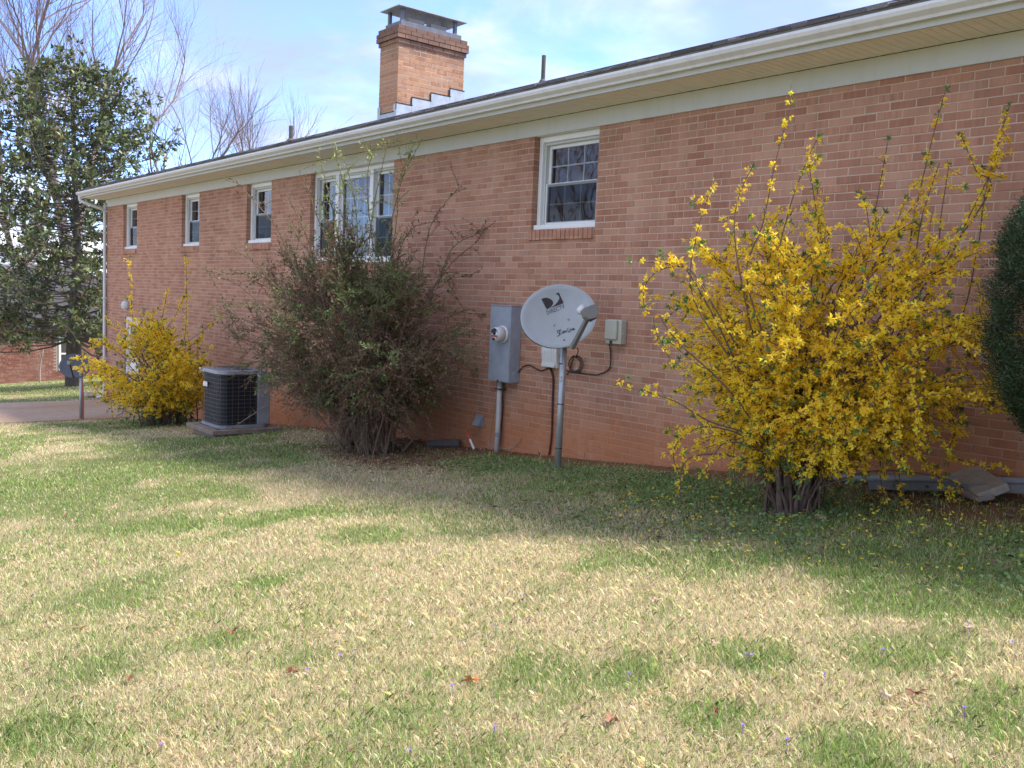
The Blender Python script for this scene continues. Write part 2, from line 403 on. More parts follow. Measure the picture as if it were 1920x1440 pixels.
# ------------------------------------------------------------------ ground
GREEN = [(*atG(a, b)[:2], r_) for a, b, r_ in ((500, 1090, .30), (240, 1110, .55), (430, 1195, .30), (100, 912, 1.0), (340, 925, .7), (700, 1005, .45), (1010, 1265, .32), (1180, 1255, .25), (180, 1255, .4), (560, 1240, .25), (1400, 1240, .28), (1700, 1225, .35), (1340, 1345, .25), (760, 1350, .28), (60, 1385, .35), (1850, 1345, .3), (900, 1410, .22), (1600, 1400, .25))]
def straw_map(x, y):
    """0 green .. 1 straw"""
    a = fbm(x+40, y+40, .55, 2, 4); b = fbm(x, y, 2.2, 9, 3)
    s = sst(a*.7+b*.3, .40, .57)
    wob = (fbm(x, y, 3.0, 61, 3)-.5)*.9
    for gx, gy, gr in GREEN:
        d = np.hypot(x-gx, y-gy)/gr+wob; s = s*(1-.85*sst(d, 1.1, .25))
    return s
def clay_map(x, y):
    n = fbm(x, y, 1.6, 21, 3)
    strip = sst(y+.05+(n-.5)*.5, -.42, -.12)
    under = sst(1.35-np.hypot((x+9.6)/1.25, (y+.75)/.8)+(n-.5)*.9, .0, .5)
    right = sst(1.0-np.hypot((x+2.9)/1.7, (y+.5)/.75)+(n-.5)*.7, 0, .5)
    return np.clip(np.maximum(np.maximum(strip, under*.85), right*.9), 0, 1)*(x > -19)
def lawn_cols(x, y):
    s = straw_map(x, y)[..., None]; c = clay_map(x, y)[..., None]
    g = np.array((.11, .14, .045)); t = np.array((.36, .295, .175))
    col = g*(1-s)+t*s
    cl = np.array((.20, .095, .05)); return col*(1-c)+cl*c
def build_ground():
    gx = np.unique(np.concatenate([np.linspace(-400, -60, 12), np.arange(-60, -26, 1.0), np.arange(-26, -14, .2), np.arange(-14, 2, .08), np.arange(2, 8, .3), np.linspace(8, 300, 14)]).round(3))
    gy = np.unique(np.concatenate([np.linspace(-250, -16, 10), np.arange(-16, -8, .4), np.arange(-8, .31, .08), np.arange(.6, 16, 1.2), np.linspace(16, 400, 14)]).round(3))
    XX, YY = np.meshgrid(gx, gy); ZZ = ground(XX, YY)
    nx, ny = len(gx), len(gy); V = np.stack([XX, YY, ZZ], -1).reshape(-1, 3)
    i = np.arange(nx*ny).reshape(ny, nx); F = np.stack([i[:-1, :-1], i[:-1, 1:], i[1:, 1:], i[1:, :-1]], -1).reshape(-1, 4)
    me = bpy.data.meshes.new('lawn_ground'); me.from_pydata(V.tolist(), [], F.tolist())
    a = me.attributes.new('Col', 'FLOAT_COLOR', 'POINT'); c = lawn_cols(V[:, 0], V[:, 1])
    a.data.foreach_set('color', np.concatenate([c, np.ones((len(c), 1))], 1).astype(np.float32).ravel())
    me.polygons.foreach_set('use_smooth', [True]*len(me.polygons))
    return tag(link('lawn_ground', me, groundmat()), kind='structure')
build_ground()

mb = MB()      # stained concrete apron in front of the basement door, cast in slabs
drive = None
ys = [-40, -24, -16, -11, -7.5, -4.2, -1.6, -.02]
dm = drivemat()
for j in range(len(ys)-1):
    s_ = MB(); x0, x1 = -24.25, -20.35; y0, y1 = ys[j]+.006, ys[j+1]-.006
    top = lambda x, y: gz(x, y)+.02
    vs = [(x0, y0, top(x0, y0)), (x1, y0, top(x1, y0)), (x1, y1, top(x1, y1)), (x0, y1, top(x0, y1))]
    s_.add(vs+[(a, b, c-.15) for a, b, c in vs], [(0, 1, 2, 3), (7, 6, 5, 4), (0, 4, 5, 1), (1, 5, 6, 2), (2, 6, 7, 3), (3, 7, 4, 0)])
    if drive is None: drive = tag(s_.build('driveway', dm), kind='structure')
    else: s_.build('concrete_slab', dm, drive)

# ------------------------------------------------------------------ the brick house
HX0, HX1, HD = -24.40, 2.0, 9.0
SOF = 2.026; OV = .50; GUT = .62; PIT = .352; RZ = 2.20; RY = -.62
house = empty('brick_house', (-11, 4, -2), 'long single storey brick house with white windows and a grey shingle roof', 'house')
WIN = [dict(x0=-23.10, x1=-22.11, z0=.80), dict(x0=-19.28, x1=-18.32, z0=.80), dict(x0=-16.07, x1=-15.06, z0=.80),
       dict(x0=-13.64, x1=-11.19, z0=.45), dict(x0=-8.22, x1=-7.18, z0=.80)]
DOOR = dict(x0=-22.95, x1=-21.95, z0=-2.90, z1=-.78)
OPEN = [(w_['x0'], w_['x1'], w_['z0'], ZT) for w_ in WIN]+[(DOOR['x0'], DOOR['x1'], DOOR['z0'], DOOR['z1'])]
def in_open(x, z): return any(a < x < b and c < z < d for a, b, c, d in OPEN)
ZB = -3.05
mw = MB()
xsb = sorted({HX0, HX1, *[v for o in OPEN for v in o[:2]]}); zsb = sorted({ZB, ZT+.02, *[v for o in OPEN for v in o[2:3]], DOOR['z1']})
for i in range(len(xsb)-1):
    for j in range(len(zsb)-1):
        x0, x1, z0, z1 = xsb[i], xsb[i+1], zsb[j], zsb[j+1]
        if in_open((x0+x1)/2, (z0+z1)/2): continue
        mw.box(x0+(.003 if any(abs(x0-o[1]) < 1e-6 for o in OPEN) else 0), x1-(.004 if any(abs(x1-o[0]) < 1e-6 for o in OPEN) else 0), .0035, .20, z0, z1)
wall = mw.build('wall', mortar_m, house)
for nm, bx in (('end_wall', (HX0+.012, HX0+.2, .2, HD, ZB, ZT+.02)), ('end_wall', (HX1-.2, HX1-.012, .2, HD, ZB, ZT+.02)), ('rear_wall', (HX0, HX1, HD-.2, HD, ZB, ZT+.02))):
    MB().box(*bx).build(nm, brick_m, house)
# bricks in running bond, cut at corners and openings
bricks = []
rows = int((ZT-ZB)/BC)
mj = .0095
for rI in range(rows):
    z1 = ZT-rI*BC-.001; z0 = z1-BC+mj; zc = (z0+z1)/2
    off = .5*BL if rI % 2 else 0
    spans = [(HX0, HX1)]
    for a, b, c, d in OPEN:
        if z1 > c+.012 and z0 < d-.012:
            spans = [q for (p, r_) in spans for q in ((p, min(r_, a)), (max(p, b), r_)) if q[1]-q[0] > .03]
    k0 = math.floor(HX0/BL)-1
    for (sa, sb) in spans:
        k = math.floor((sa+off)/BL)-1
        while True:
            bx0, bx1 = k*BL-off, (k+1)*BL-off; k += 1
            if bx0 > sb: break
            x0 = max(bx0+mj/2, sa); x1 = min(bx1-mj/2, sb)
            if x1-x0 < .045: continue
            if sb-x1 < .055: x1 = sb
            if x0-sa < .055: x0 = sa
            if z1 < gz((x0+x1)/2, -.05)-.12: continue
            bricks.append((x0, x1, z0, z1))
bricks = np.array(bricks)
ctr = np.stack([(bricks[:, 0]+bricks[:, 1])/2, np.zeros(len(bricks)), (bricks[:, 2]+bricks[:, 3])/2], 1)-CAM
dep = ctr@_fw; pxs = 960+FPX*(ctr@CX)/dep; pys = 720-FPX*(ctr@CU)/dep
vis = (pxs > 0) & (pxs < 1915) & (pys > 0) & (pys < 1440) & (bricks[:, 1]-bricks[:, 0] > .19)
vis &= ~((pxs > 1850) & (pys > 350) & (pys < 800))
score = np.where(vis, dep, 1e9); order = np.argsort(score)[:300]
single = np.zeros(len(bricks), bool); single[order] = True
def brick_mesh(wd, ht, dp=.1):
    b = MB().box(-wd/2, wd/2, 0, dp, -ht/2, ht/2)
    me = bpy.data.meshes.new('brick'); me.from_pydata(b.v, [], b.f)
    bm = bmesh.new(); bm.from_mesh(me); bmesh.ops.recalc_face_normals(bm, faces=bm.faces)
    fr = [e for e in bm.edges if all(abs(v.co.y) < 1e-6 for v in e.verts)]
    bmesh.ops.bevel(bm, geom=fr, offset=.0028, segments=1, affect='EDGES'); bm.to_mesh(me); bm.free()
    me.materials.append(brick_m); return me
bm_full = brick_mesh(BL-mj, BC-mj)
Qs = []
jy = np.clip(rng.normal(0, .001, len(bricks)), -.002, .0018); jz = rng.normal(0, .0010, len(bricks)); jr = rng.normal(0, .0035, len(bricks))
for i, (x0, x1, z0, z1) in enumerate(bricks):
    if single[i]:
        o = bpy.data.objects.new('brick', bm_full); COL.objects.link(o)
        o.location = ((x0+x1)/2, jy[i], (z0+z1)/2+jz[i]); o.rotation_euler = (0, jr[i], 0); o.scale = ((x1-x0)/(BL-mj), 1, 1)
        o.parent = wall
        continue
    dzl = jz[i]-jr[i]*(x1-x0)/2; dzr = jz[i]+jr[i]*(x1-x0)/2; y = jy[i]; c = .0022
    f = [(x0+c, y, z0+dzl+c), (x1-c, y, z0+dzr+c), (x1-c, y, z1+dzr-c), (x0+c, y, z1+dzl-c)]
    g = [(x0, y+c, z0+dzl), (x1, y+c, z0+dzr), (x1, y+c, z1+dzr), (x0, y+c, z1+dzl)]
    b = [(p[0], .1, p[2]) for p in g]
    Qs.append(f)
    for k in range(4):
        k2 = (k+1) % 4
        Qs.append([f[k2], f[k], g[k], g[k2]]); Qs.append([g[k2], g[k], b[k], b[k2]])
tag(soup('running_bond_bricks', np.array(Qs), 4, None, brick_m, wall), kind='stuff')

# frieze, soffit, fascia, gutter
MB().box(HX0-.02, HX1+.02, -.022, -.001, ZT-.018, SOF-.004).build('frieze_board', trim_m, house, .002)
sof = MB().box(HX0-.25, HX1+.25, -OV, .2, SOF+.012, SOF+.03).build('soffit', gap_m, house)
pw = .152; x = HX0-.25
nP = int((HX1+.25-x)/pw)
pm = MB(); pm.box(.002, pw-.004, -OV+.003, -.024, SOF, SOF+.011); pm.box(pw*.5-.003, pw*.5+.003, -OV+.004, -.026, SOF-.0035, SOF-.0005)
pmo = None
for i in range(nP):
    if pmo is None: pmo = pm.build('soffit_panel', soffit_m, sof); pmo.location.x = x; me_p = pmo.data
    else:
        o = pmo.copy(); COL.objects.link(o); o.location.x = x+i*pw
fas = MB().box(HX0-.27, HX1+.27, -OV-.028, -OV-.002, SOF-.012, RZ-.01).build('fascia', trim_m, house, .002)
MB().box(HX0-.27, HX1+.27, RY+.004, RY+.010, SOF+.11, RZ-.012).build('drip_edge', simple('drip_edge', (.30, .30, .30), (.24, .24, .24), 6, .5), house)
gp = [(-.03, RZ-.02), (-.03, SOF+.035), (-.085, SOF+.03), (-.095, SOF+.05), (-.135, SOF+.078), (-.148, SOF+.105), (-.148, SOF+.126), (-.138, SOF+.126),
      (-.138, SOF+.108), (-.125, SOF+.086), (-.088, SOF+.056), (-.08, SOF+.04), (-.036, SOF+.043), (-.036, RZ-.02)]
gut = MB(); gut.prism(gp, HX0-.28, HX1+.28, lambda xx, p_: (xx, -OV+p_[0], p_[1]))
gut = gut.build('gutter', gutter_m, house)
for gx_ in (-21.5, -18.4, -15.2, -12.1, -9.0, -5.9, -2.8, .2):
    MB().prism([(-.03, SOF+.031), (-.086, SOF+.027), (-.0965, SOF+.048), (-.1365, SOF+.077), (-.1495, SOF+.105), (-.1495, SOF+.127), (-.03, SOF+.127)], gx_, gx_+.035, lambda xx, p_: (xx, -OV+p_[0], p_[1])).build('gutter_seam', gutter_m, gut)
MB().prism([(-.03, SOF+.04), (-.085, SOF+.035), (-.135, SOF+.078), (-.147, SOF+.124), (-.03, SOF+.124)], HX0-.283, HX0-.28, lambda xx, p_: (xx, -OV+p_[0], p_[1])).build('gutter_end_cap', gutter_m, gut)
ds = MB(); dx = HX0+.02
pth = smoothpts([(dx-.12, -OV-.085, SOF+.05), (dx-.12, -OV-.085, SOF-.07), (dx-.05, -.36, SOF-.16), (dx, -.07, SOF-.26), (dx, -.055, SOF-.36), (dx, -.055, -1.4), (dx, -.055, gz(dx, -.1)+.22), (dx, -.07, gz(dx, -.1)+.12), (dx-.02, -.22, gz(dx, -.1)+.05)], 5)
ds.tube(pth, .037, 8)
dso = ds.build('downspout', gutter_m, house, 0, True)
for z in (1.2, -.4, -1.9): MB().box(dx-.045, dx+.045, -.097, -.004, z, z+.03).build('downspout_strap', gutter_m, dso)

# roof
ridge_y = RY+(HD+2*.62)/2; ridge_z = RZ+PIT*(ridge_y-RY)
rf = MB()
a0, a1 = HX0-.30, HX1+.30
rf.add([(a0, RY, RZ-.03), (a1, RY, RZ-.03), (a1, ridge_y, ridge_z-.03), (a0, ridge_y, ridge_z-.03), (a1, HD+.62, RZ-.03), (a0, HD+.62, RZ-.03)], [(0, 1, 2, 3), (3, 2, 4, 5)])
rf.add([(a0, RY, RZ-.05), (a1, RY, RZ-.05), (a1, HD+.62, RZ-.05), (a0, HD+.62, RZ-.05)], [(0, 1, 2, 3)])
roof = rf.build('roof', simple('roof_deck', (.14, .135, .15), (.19, .185, .2), 9, .95), house)
gm = MB()
for gx_ in (HX0+.012, HX1-.2):
    gm.prism([(0, ZT), (HD, ZT), (HD, RZ-.06), (ridge_y, ridge_z-.06), (0, RZ-.06)], gx_, gx_+.18, lambda xx, p_: (xx, p_[0]+.02, p_[1]))
gm.build('gable_wall', brick_m, house)
V = []; Cc = []
expo = .145; nrow = int((ridge_y-RY)/expo*1.02)
nrm = np.array((0, -PIT, 1))/math.hypot(PIT, 1)
for rI in range(nrow):
    y0 = RY-.025+rI*expo; y1 = y0+expo+.05; x = a0+random.random()*.3
    while x < a1-.02:
        w_ = random.choice((.13, .17, .22, .28)); xe = min(x+w_, a1)
        yl = y0+random.uniform(-.006, .006); th = random.choice((.006, .011, .019))
        P = [np.array((xx, yy, RZ+PIT*(yy-RY))) for xx, yy in ((x+.003, yl), (xe-.003, yl), (xe-.003, y1), (x+.003, y1))]
        t = [P[0]+nrm*th, P[1]+nrm*th, P[2]+nrm*.002, P[3]+nrm*.002]; bq = [q-nrm*.012 for q in P]
        c = np.array(random.choice(((.15, .145, .165), (.20, .19, .21), (.26, .25, .27), (.12, .115, .13))))*random.uniform(.85, 1.15)
        for q in ([t[0], t[1], t[2], t[3]], [bq[0], bq[1], t[1], t[0]], [t[0], t[3], bq[3], bq[0]], [t[1], bq[1], bq[2], t[2]]): V.append(q); Cc.append(c)
        x = xe
tag(soup('shingles', np.array(V), 4, np.array(Cc), shingle_m, roof), kind='stuff')

# chimney
CX0, CX1, CY0, CY1 = -13.28, -12.74, .98, 2.24
def roofz(y): return RZ+PIT*(y-RY)
chim = MB().box(CX0+.003, CX1-.003, CY0+.003, CY1-.003, 2.5, 4.12).build('chimney', cmortar_m, house)
V = []
def brick_box(x0, x1, y0, y1, z0, z1):
    b = MB().box(x0, x1, y0, y1, z0, z1)
    for f in b.f: V.append([b.v[i] for i in f])
ztop = ZT+BC*math.ceil((4.145-ZT)/BC)+.0
nr = 26
for rI in range(nr):
    z1 = ztop-rI*BC; z0 = z1-BC+mj
    if z1 < 2.45: break
    e = {0: .028, 1: .05, 2: .05, 3: .024}.get(rI, 0)
    xa, xb, ya, yb = CX0-e, CX1+e, CY0-e, CY1+e
    for s0, s1, ax in ((ya, yb, 'y'), (xa, xb, 'x')):
        off = .5*BL if (rI+(ax == 'x')) % 2 else 0
        k = math.floor((s0+off)/BL)-1
        while k*BL-off < s1:
            p0 = max(k*BL-off+mj/2, s0); p1 = min((k+1)*BL-off-mj/2, s1); k += 1
            if p1-p0 < .02: continue
            j = random.gauss(0, .0012)
            if ax == 'y': brick_box(xb-.09, xb+j, p0, p1, z0, z1); brick_box(xa-j, xa+.09, p0, p1, z0, z1)
            else: brick_box(p0+(.002 if p0 <= xa+1e-6 else 0), p1-(.002 if p1 >= xb-1e-6 else 0), ya-.001+j, ya+.09, z0+.0004, z1-.0004); brick_box(p0+.002, p1-.002, yb-.09, yb+.001+j, z0+.0004, z1-.0004)
tag(soup('chimney_bricks', np.array(V), 4, None, chim_m, chim), kind='stuff')
MB().box(CX0+.02, CX1-.02, CY0+.02, CY1-.02, ztop-.08, ztop+.012).build('crown_slab', cmortar_m, chim)
# stepped flashing up the side, apron at the front
steps = [(CY0-.012, 1.262, 2.915), (1.25, 1.617, 3.043), (1.605, 1.982, 3.172), (1.97, CY1+.012, 3.302)]
for k, (y0, y1, zt) in enumerate(steps):
    sx = CX1+.006+.003*k; f = MB()
    zt2 = zt+.06
    f.prism([(y0, roofz(y0)-.03), (y1, roofz(y1)-.03), (y1, zt2), (y0, zt2)], sx, sx+.003, lambda xx, p_: (xx, p_[0], p_[1]))
    fo = f.build('step_flashing', flash_m, chim)
    MB().box(sx-.001, sx+.006, y0-.012, y1+.004, zt2-.004, zt2+.012).box(sx-.001, sx+.006, y0-.014, y0+.002, roofz(y0)+.12, zt2).build('tar_bead', gap_m, fo)
fo = MB().box(CX0-.01, CX1+.012, CY0-.014, CY0-.010, roofz(CY0)-.04, 2.85).build('apron_flashing', flash_m, chim)
MB().box(CX0+.07, CX1-.05, CY0-.018, CY0-.009, 2.846, 2.858).build('tar_bead', gap_m, fo)
for xx in (CX0-.012, CX1-.075): MB().box(xx, xx+.09, CY0-.017, CY0-.0145, roofz(CY0)-.04, 2.968).build('corner_flashing', flash_m, chim)
# cap: metal base, corner posts, lid, mesh, clay flues inside
cap = MB(); zc0 = ztop+.003
cap.box(CX0+.05, CX1-.03, CY0+.05, CY1-.05, zc0, zc0+.085)
capo = cap.build('chimney_cap', cap_m, chim, .004)
for px_ in (CX0+.085, CX1-.095):
    for py_ in (CY0+.10, CY1-.15): MB().box(px_-.02, px_+.03, py_-.02, py_+.03, zc0+.085, zc0+.285).build('cap_post', cap_m, capo)
lid = MB(); lx0, lx1, ly0, ly1, lz = CX0-.01, CX1+.02, CY0-.02, CY1+.02, zc0+.285
lid.add([(lx0, ly0, lz), (lx1, ly0, lz), (lx1, ly1, lz), (lx0, ly1, lz), (lx0, ly0, lz+.014), (lx1, ly0, lz+.014), (lx1, ly1, lz+.014), (lx0, ly1, lz+.014), ((lx0+lx1)/2, ly0+.28, lz+.06), ((lx0+lx1)/2, ly1-.28, lz+.06)],
        [(3, 2, 1, 0), (0, 1, 5, 4), (1, 2, 6, 5), (2, 3, 7, 6), (3, 0, 4, 7), (4, 5, 8), (6, 7, 9), (5, 6, 9, 8), (7, 4, 8, 9)])
lid.build('cap_lid', caplight_m, capo)
fl = MB()
for yy in (CY0+.42, CY1-.42): fl.box(CX0+.16, CX1-.16, yy-.15, yy+.15, zc0+.06, zc0+.19)
fl.build('clay_flue', flue_m, capo)
ms = MB()
for i in range(40):
    yy = CY0+.11+(CY1-CY0-.24)*i/39; ms.box(CX1-.073, CX1-.071, yy-.001, yy+.001, zc0+.086, zc0+.284)
for i in range(14):
    xx = CX0+.10+(CX1-CX0-.19)*i/13; ms.box(xx-.001, xx+.001, CY0+.104, CY0+.106, zc0+.086, zc0+.284); ms.box(xx-.001, xx+.001, CY1-.146, CY1-.144, zc0+.086, zc0+.284)
tag(ms.build('spark_mesh', acgrey_m, capo), kind='stuff')
# vent pipes
def vent(px, pyt, yv, r_, hh):
    q = atY(px, pyt, yv); zb = roofz(yv)
    v = MB().tube([(q.x, yv, zb-.05), (q.x, yv, q.z)], r_, 12).build('vent_pipe', lead_m, house, 0, False)
    T = Matrix.Translation((q.x, yv, zb))
    MB().lathe([(r_*2.7, -.07), (r_*2.4, -.02), (r_*1.5, .035), (r_*1.2, .045)], 14, T).build('pipe_boot', lead_m, v)
vent(1020, 104, .75, .026, .5); vent(546, 236, 1.1, .042, .5)

# windows
def bars(mbx, x0, x1, z0, z1, nx, nz, y, t=.011):
    for i in range(1, nx):
        xx = x0+(x1-x0)*i/nx; mbx.box(xx-t, xx+t, y, y+.012, z0, z1)
    for j in range(1, nz):
        zc_ = z0+(z1-z0)*j/nz; mbx.box(x0, x1, y-.0015, y+.0105, zc_-t, zc_+t)
def sash(par, x0, x1, z0, z1, y, nx, nz, screen=False, s=.038, nm='sash'):
    f = MB(); f.box(x0, x0+s, y, y+.035, z0, z1).box(x1-s, x1, y, y+.035, z0, z1).box(x0+s, x1-s, y+.001, y+.034, z0, z0+s).box(x0+s, x1-s, y+.001, y+.034, z1-s, z1)
    f.build(nm, white_m, par, .003)
    iw = (x1-x0-2*s); ih = (z1-z0-2*s)
    for i in range(nx):
        for j in range(nz):
            xa = x0+s+iw*i/nx; za = z0+s+ih*j/nz
            MB().add([(xa, y+.019, za), (xa+iw/nx, y+.019, za), (xa+iw/nx, y+.019, za+ih/nz), (xa, y+.019, za+ih/nz)], [(0, 1, 2, 3)]).build('pane', glass_m, par, recalc=False)
    m_ = MB(); bars(m_, x0+s, x1-s, z0+s, z1-s, nx, nz, y+.021, .008); m_.build('muntins', white_m, par)
    if screen:
        MB().add([(x0+s-.01, y-.006, z0+s-.01), (x1-s+.01, y-.006, z0+s-.01), (x1-s+.01, y-.006, z1-s+.03), (x0+s-.01, y-.006, z1-s+.03)], [(0, 1, 2, 3)]).build('insect_screen', screen_m, par, recalc=False)
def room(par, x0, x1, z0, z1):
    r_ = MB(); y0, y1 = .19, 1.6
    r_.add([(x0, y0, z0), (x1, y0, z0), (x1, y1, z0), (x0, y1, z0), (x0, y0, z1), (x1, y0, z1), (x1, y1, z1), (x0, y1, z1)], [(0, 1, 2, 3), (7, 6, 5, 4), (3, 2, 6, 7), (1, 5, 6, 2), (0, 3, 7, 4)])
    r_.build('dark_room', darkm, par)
FY = .075
def window(d, kind, nx):
    x0, x1, z0, z1 = d['x0'], d['x1'], d['z0'], ZT-.018
    wo = MB(); c = .062
    wo.box(x0+.004, x0+c, FY, .2, z0+.06, z1).box(x1-c, x1-.004, FY, .2, z0+.06, z1).box(x0+c, x1-c, FY+.001, .2, z1-c, z1)
    f = wo.build('window', white_m, house, .004)
    MB().box(x0+.003, x1-.003, .001, .2, z1+.001, z1+.022).build('head_trim', white_m, f)
    MB().box(x0+.004, x1-.004, FY-.045, .2, z0+.003, z0+.058).build('stool', white_m, f, .006)
    st = MB(); st.box(x0+c, x0+c+.03, FY+.03, .2, z0+.06, z1-c).box(x1-c-.03, x1-c, FY+.03, .2, z0+.06, z1-c).box(x0+c+.03, x1-c-.03, FY+.031, .2, z1-c-.03, z1-c)
    st.build('stop', trim_m, f, .003)
    if kind == 'dh':
        xa, xb, za, zb = x0+c+.03, x1-c-.03, z0+.06, z1-c-.03; zm = (za+zb)/2
        sash(f, xa, xb, zm-.02, zb, FY+.075, nx, 2, nm='upper_sash'); sash(f, xa, xb, za, zm+.02, FY+.045, nx, 2, True, nm='lower_sash')
        room(f, xa, xb, za, zb)
        cu = MB()
        for k in range(9): cu.box(xa+k*(xb-xa)/9, xa+(k+.8)*(xb-xa)/9, .22+.012*(k % 2), .23+.012*(k % 2), zm-.05, zb) if d.get('curtain') else None
        if cu.v: cu.build('curtain', curtain_m, f)
    else:
        za, zb = z0+.06, z1-c-.03; m1, m2 = x0+.72, x1-.72
        for mm in (m1, m2): MB().box(mm-.05, mm+.05, FY+.002, .2, za, z1-c).build('mullion', white_m, f, .004)
        zm = (za+zb)/2-.03
        for xa, xb in ((x0+c+.03, m1-.05), (m2+.05, x1-c-.03)):
            sash(f, xa, xb, zm-.02, zb, FY+.075, 2, 2, nm='upper_sash'); sash(f, xa, xb, za, zm+.02, FY+.045, 2, 2, True, nm='lower_sash')
        sash(f, m1+.05, m2-.05, za, zb, FY+.05, 4, 4, s=.045, nm='picture_sash')
        room(f, x0+c, x1-c, za, zb)
    # rowlock brick sill, brick by brick
    n = int(round((x1-x0+.01)/.0715)); stp = (x1-x0+.01)/n; sm = None
    MB().box(x0-.0, x1-.01, -.018, .12, z0-.108, z0-.006).build('sill_mortar', mortar_m, f)
    for k in range(n):
        if sm is None:
            b = MB().box(0, stp-.009, -.03, .1, z0-.115, z0-.001); so_ = b.build('sill_brick', brick_m, f, .0025); so_.location.x = x0-.012; sm = so_
        else:
            o = sm.copy(); COL.objects.link(o); o.location = (x0-.012+k*stp, random.uniform(-.003, .002), random.uniform(-.003, .002))
    return f
for i, d in enumerate(WIN):
    d['curtain'] = i == 4 and False
    window(d, 'big' if i == 3 else 'dh', 3 if i == 4 else 2)
# basement door
dd = MB().box(DOOR['x0']+.004, DOOR['x0']+.07, .03, .2, DOOR['z0'], DOOR['z1']-.004).box(DOOR['x1']-.07, DOOR['x1']-.004, .03, .2, DOOR['z0'], DOOR['z1']-.004).box(DOOR['x0']+.07, DOOR['x1']-.07, .031, .2, DOOR['z1']-.07, DOOR['z1']-.004).build('door_frame', white_m, house, .004)
do = MB().box(DOOR['x0']+.075, DOOR['x1']-.075, .075, .115, DOOR['z0'], DOOR['z1']-.075)
do = do.build('door', white_m, house, .004)
for i in range(3):
    for j in range(3):
        w3 = (DOOR['x1']-DOOR['x0']-.36)/3; xa = DOOR['x0']+.18+i*w3; za = DOOR['z1']-.95+j*.26
        MB().box(xa+.012, xa+w3-.012, .07, .0765, za+.012, za+.248).build('door_pane', glass_m, do)
MB().lathe([(.028, 0), (.03, .02), (.012, .03), (.012, .05), (.028, .06), (.03, .085), (.01, .1)], 12, Matrix.Translation((DOOR['x1']-.13, .075, -1.9)) @ Matrix.Rotation(R(90), 4, 'X')).build('door_knob', galv_m, do)

# ------------------------------------------------------------------ things fixed to the wall
def wp(px, py, y=-.02): v = atY(px, py, y); return v
lamp = empty('wall_lamp', (-22.45, -.05, -.5), 'white globe lamp on the brick wall above the basement door', 'lamp')
T = Matrix.Translation((-22.55, -.11, -.52))
MB().lathe([(.05, -.10), (.085, -.04), (.095, .03), (.075, .09), (.03, .12)], 16, T).build('globe', pale_m, lamp, 0, True)
MB().tube([(-22.55, -.002, -.44), (-22.55, -.09, -.40), (-22.55, -.11, -.41)], .014, 8).build('bracket', beige_m, lamp)
MB().lathe([(.06, -.0), (.055, .02), (.01, .025)], 14, Matrix.Translation((-22.55, -.003, -.44)) @ Matrix.Rotation(R(90), 4, 'X')).build('back_plate', beige_m, lamp)

mbx = empty('meter_box', (-8.5, -.08, -.95), 'tall blue grey electric meter box fixed to the brick wall', 'meter box')
mx0, mx1, mz0, mz1, my = -8.69, -8.31, -.955, -.075, -.165
MB().box(mx0, mx1, my, -.002, mz0, mz1).build('enclosure', meter_m, mbx, .004)
MB().box(mx0-.006, mx1+.006, my-.006, -.003, mz1+.001, mz1+.012).build('rain_lip', meter_m, mbx, .002)
MB().box(mx0+.012, mx1-.012, my-.0045, my-.0005, mz0+.012, mz1-.03).build('cover_plate', meter_m, mbx, .0015)
mc = wp(945, 627, my); TT = Matrix.Translation((mc.x, my-.004, mc.z)) @ Matrix.Rotation(R(90), 4, 'X')
met = MB().lathe([(.10, 0), (.104, .02), (.098, .03), (.09, .034)], 28, TT).build('meter_ring', pale_m, mbx, 0, True)
gl = MB().lathe([(.088, .03), (.086, .09), (.082, .125), (.07, .138)], 28, TT).build('meter_dome', pale_m, met, 0, True)
T2 = Matrix.Translation((mc.x, my-.1425, mc.z))
MB().lathe([(.072, 0), (.07, .0035)], 24, Matrix.Translation((mc.x, my-.1385, mc.z)) @ Matrix.Rotation(R(90), 4, 'X')).build('dial_plate', white_m, met)
MB().box(-.030, .026, -.0045, 0, .008, .058, T2).build('display', ink_m, met)
MB().box(-.058, .058, -.0045, 0, -.028, -.008, T2).build('red_band', red_m, met)
MB().lathe([(.035, 0), (.03, .004), (.028, .005)], 20, Matrix.Translation((mx1, -.075, mz0+.10)) @ Matrix.Rotation(R(90), 4, 'Y')).build('knockout', meter_m, mbx)
MB().box(mx0+.18, mx0+.20, my-.009, my-.002, mz0-.012, mz0+.02).build('seal', ink_m, mbx)
cb = wp(930, 838, -.06); cxx = -8.575
con = MB().tube([(cxx, -.075, mz0+.002), (cxx, -.075, -1.52), (cxx-.006, -.078, gz(cxx, -.08)-.1)], .031, 12).build('conduit', simple('conduit_grey', (.50, .50, .47), (.42, .42, .40), 6, .5), mbx, 0, True)
for z in (-1.02, -1.62): MB().tube([(cxx, -.075, z), (cxx, -.075, z+.05)], .035, 12).build('coupling', acgrey_m, con)
MB().box(cxx-.045, cxx+.045, -.112, -.003, -1.06, -1.045).build('strap', ink_m, con)

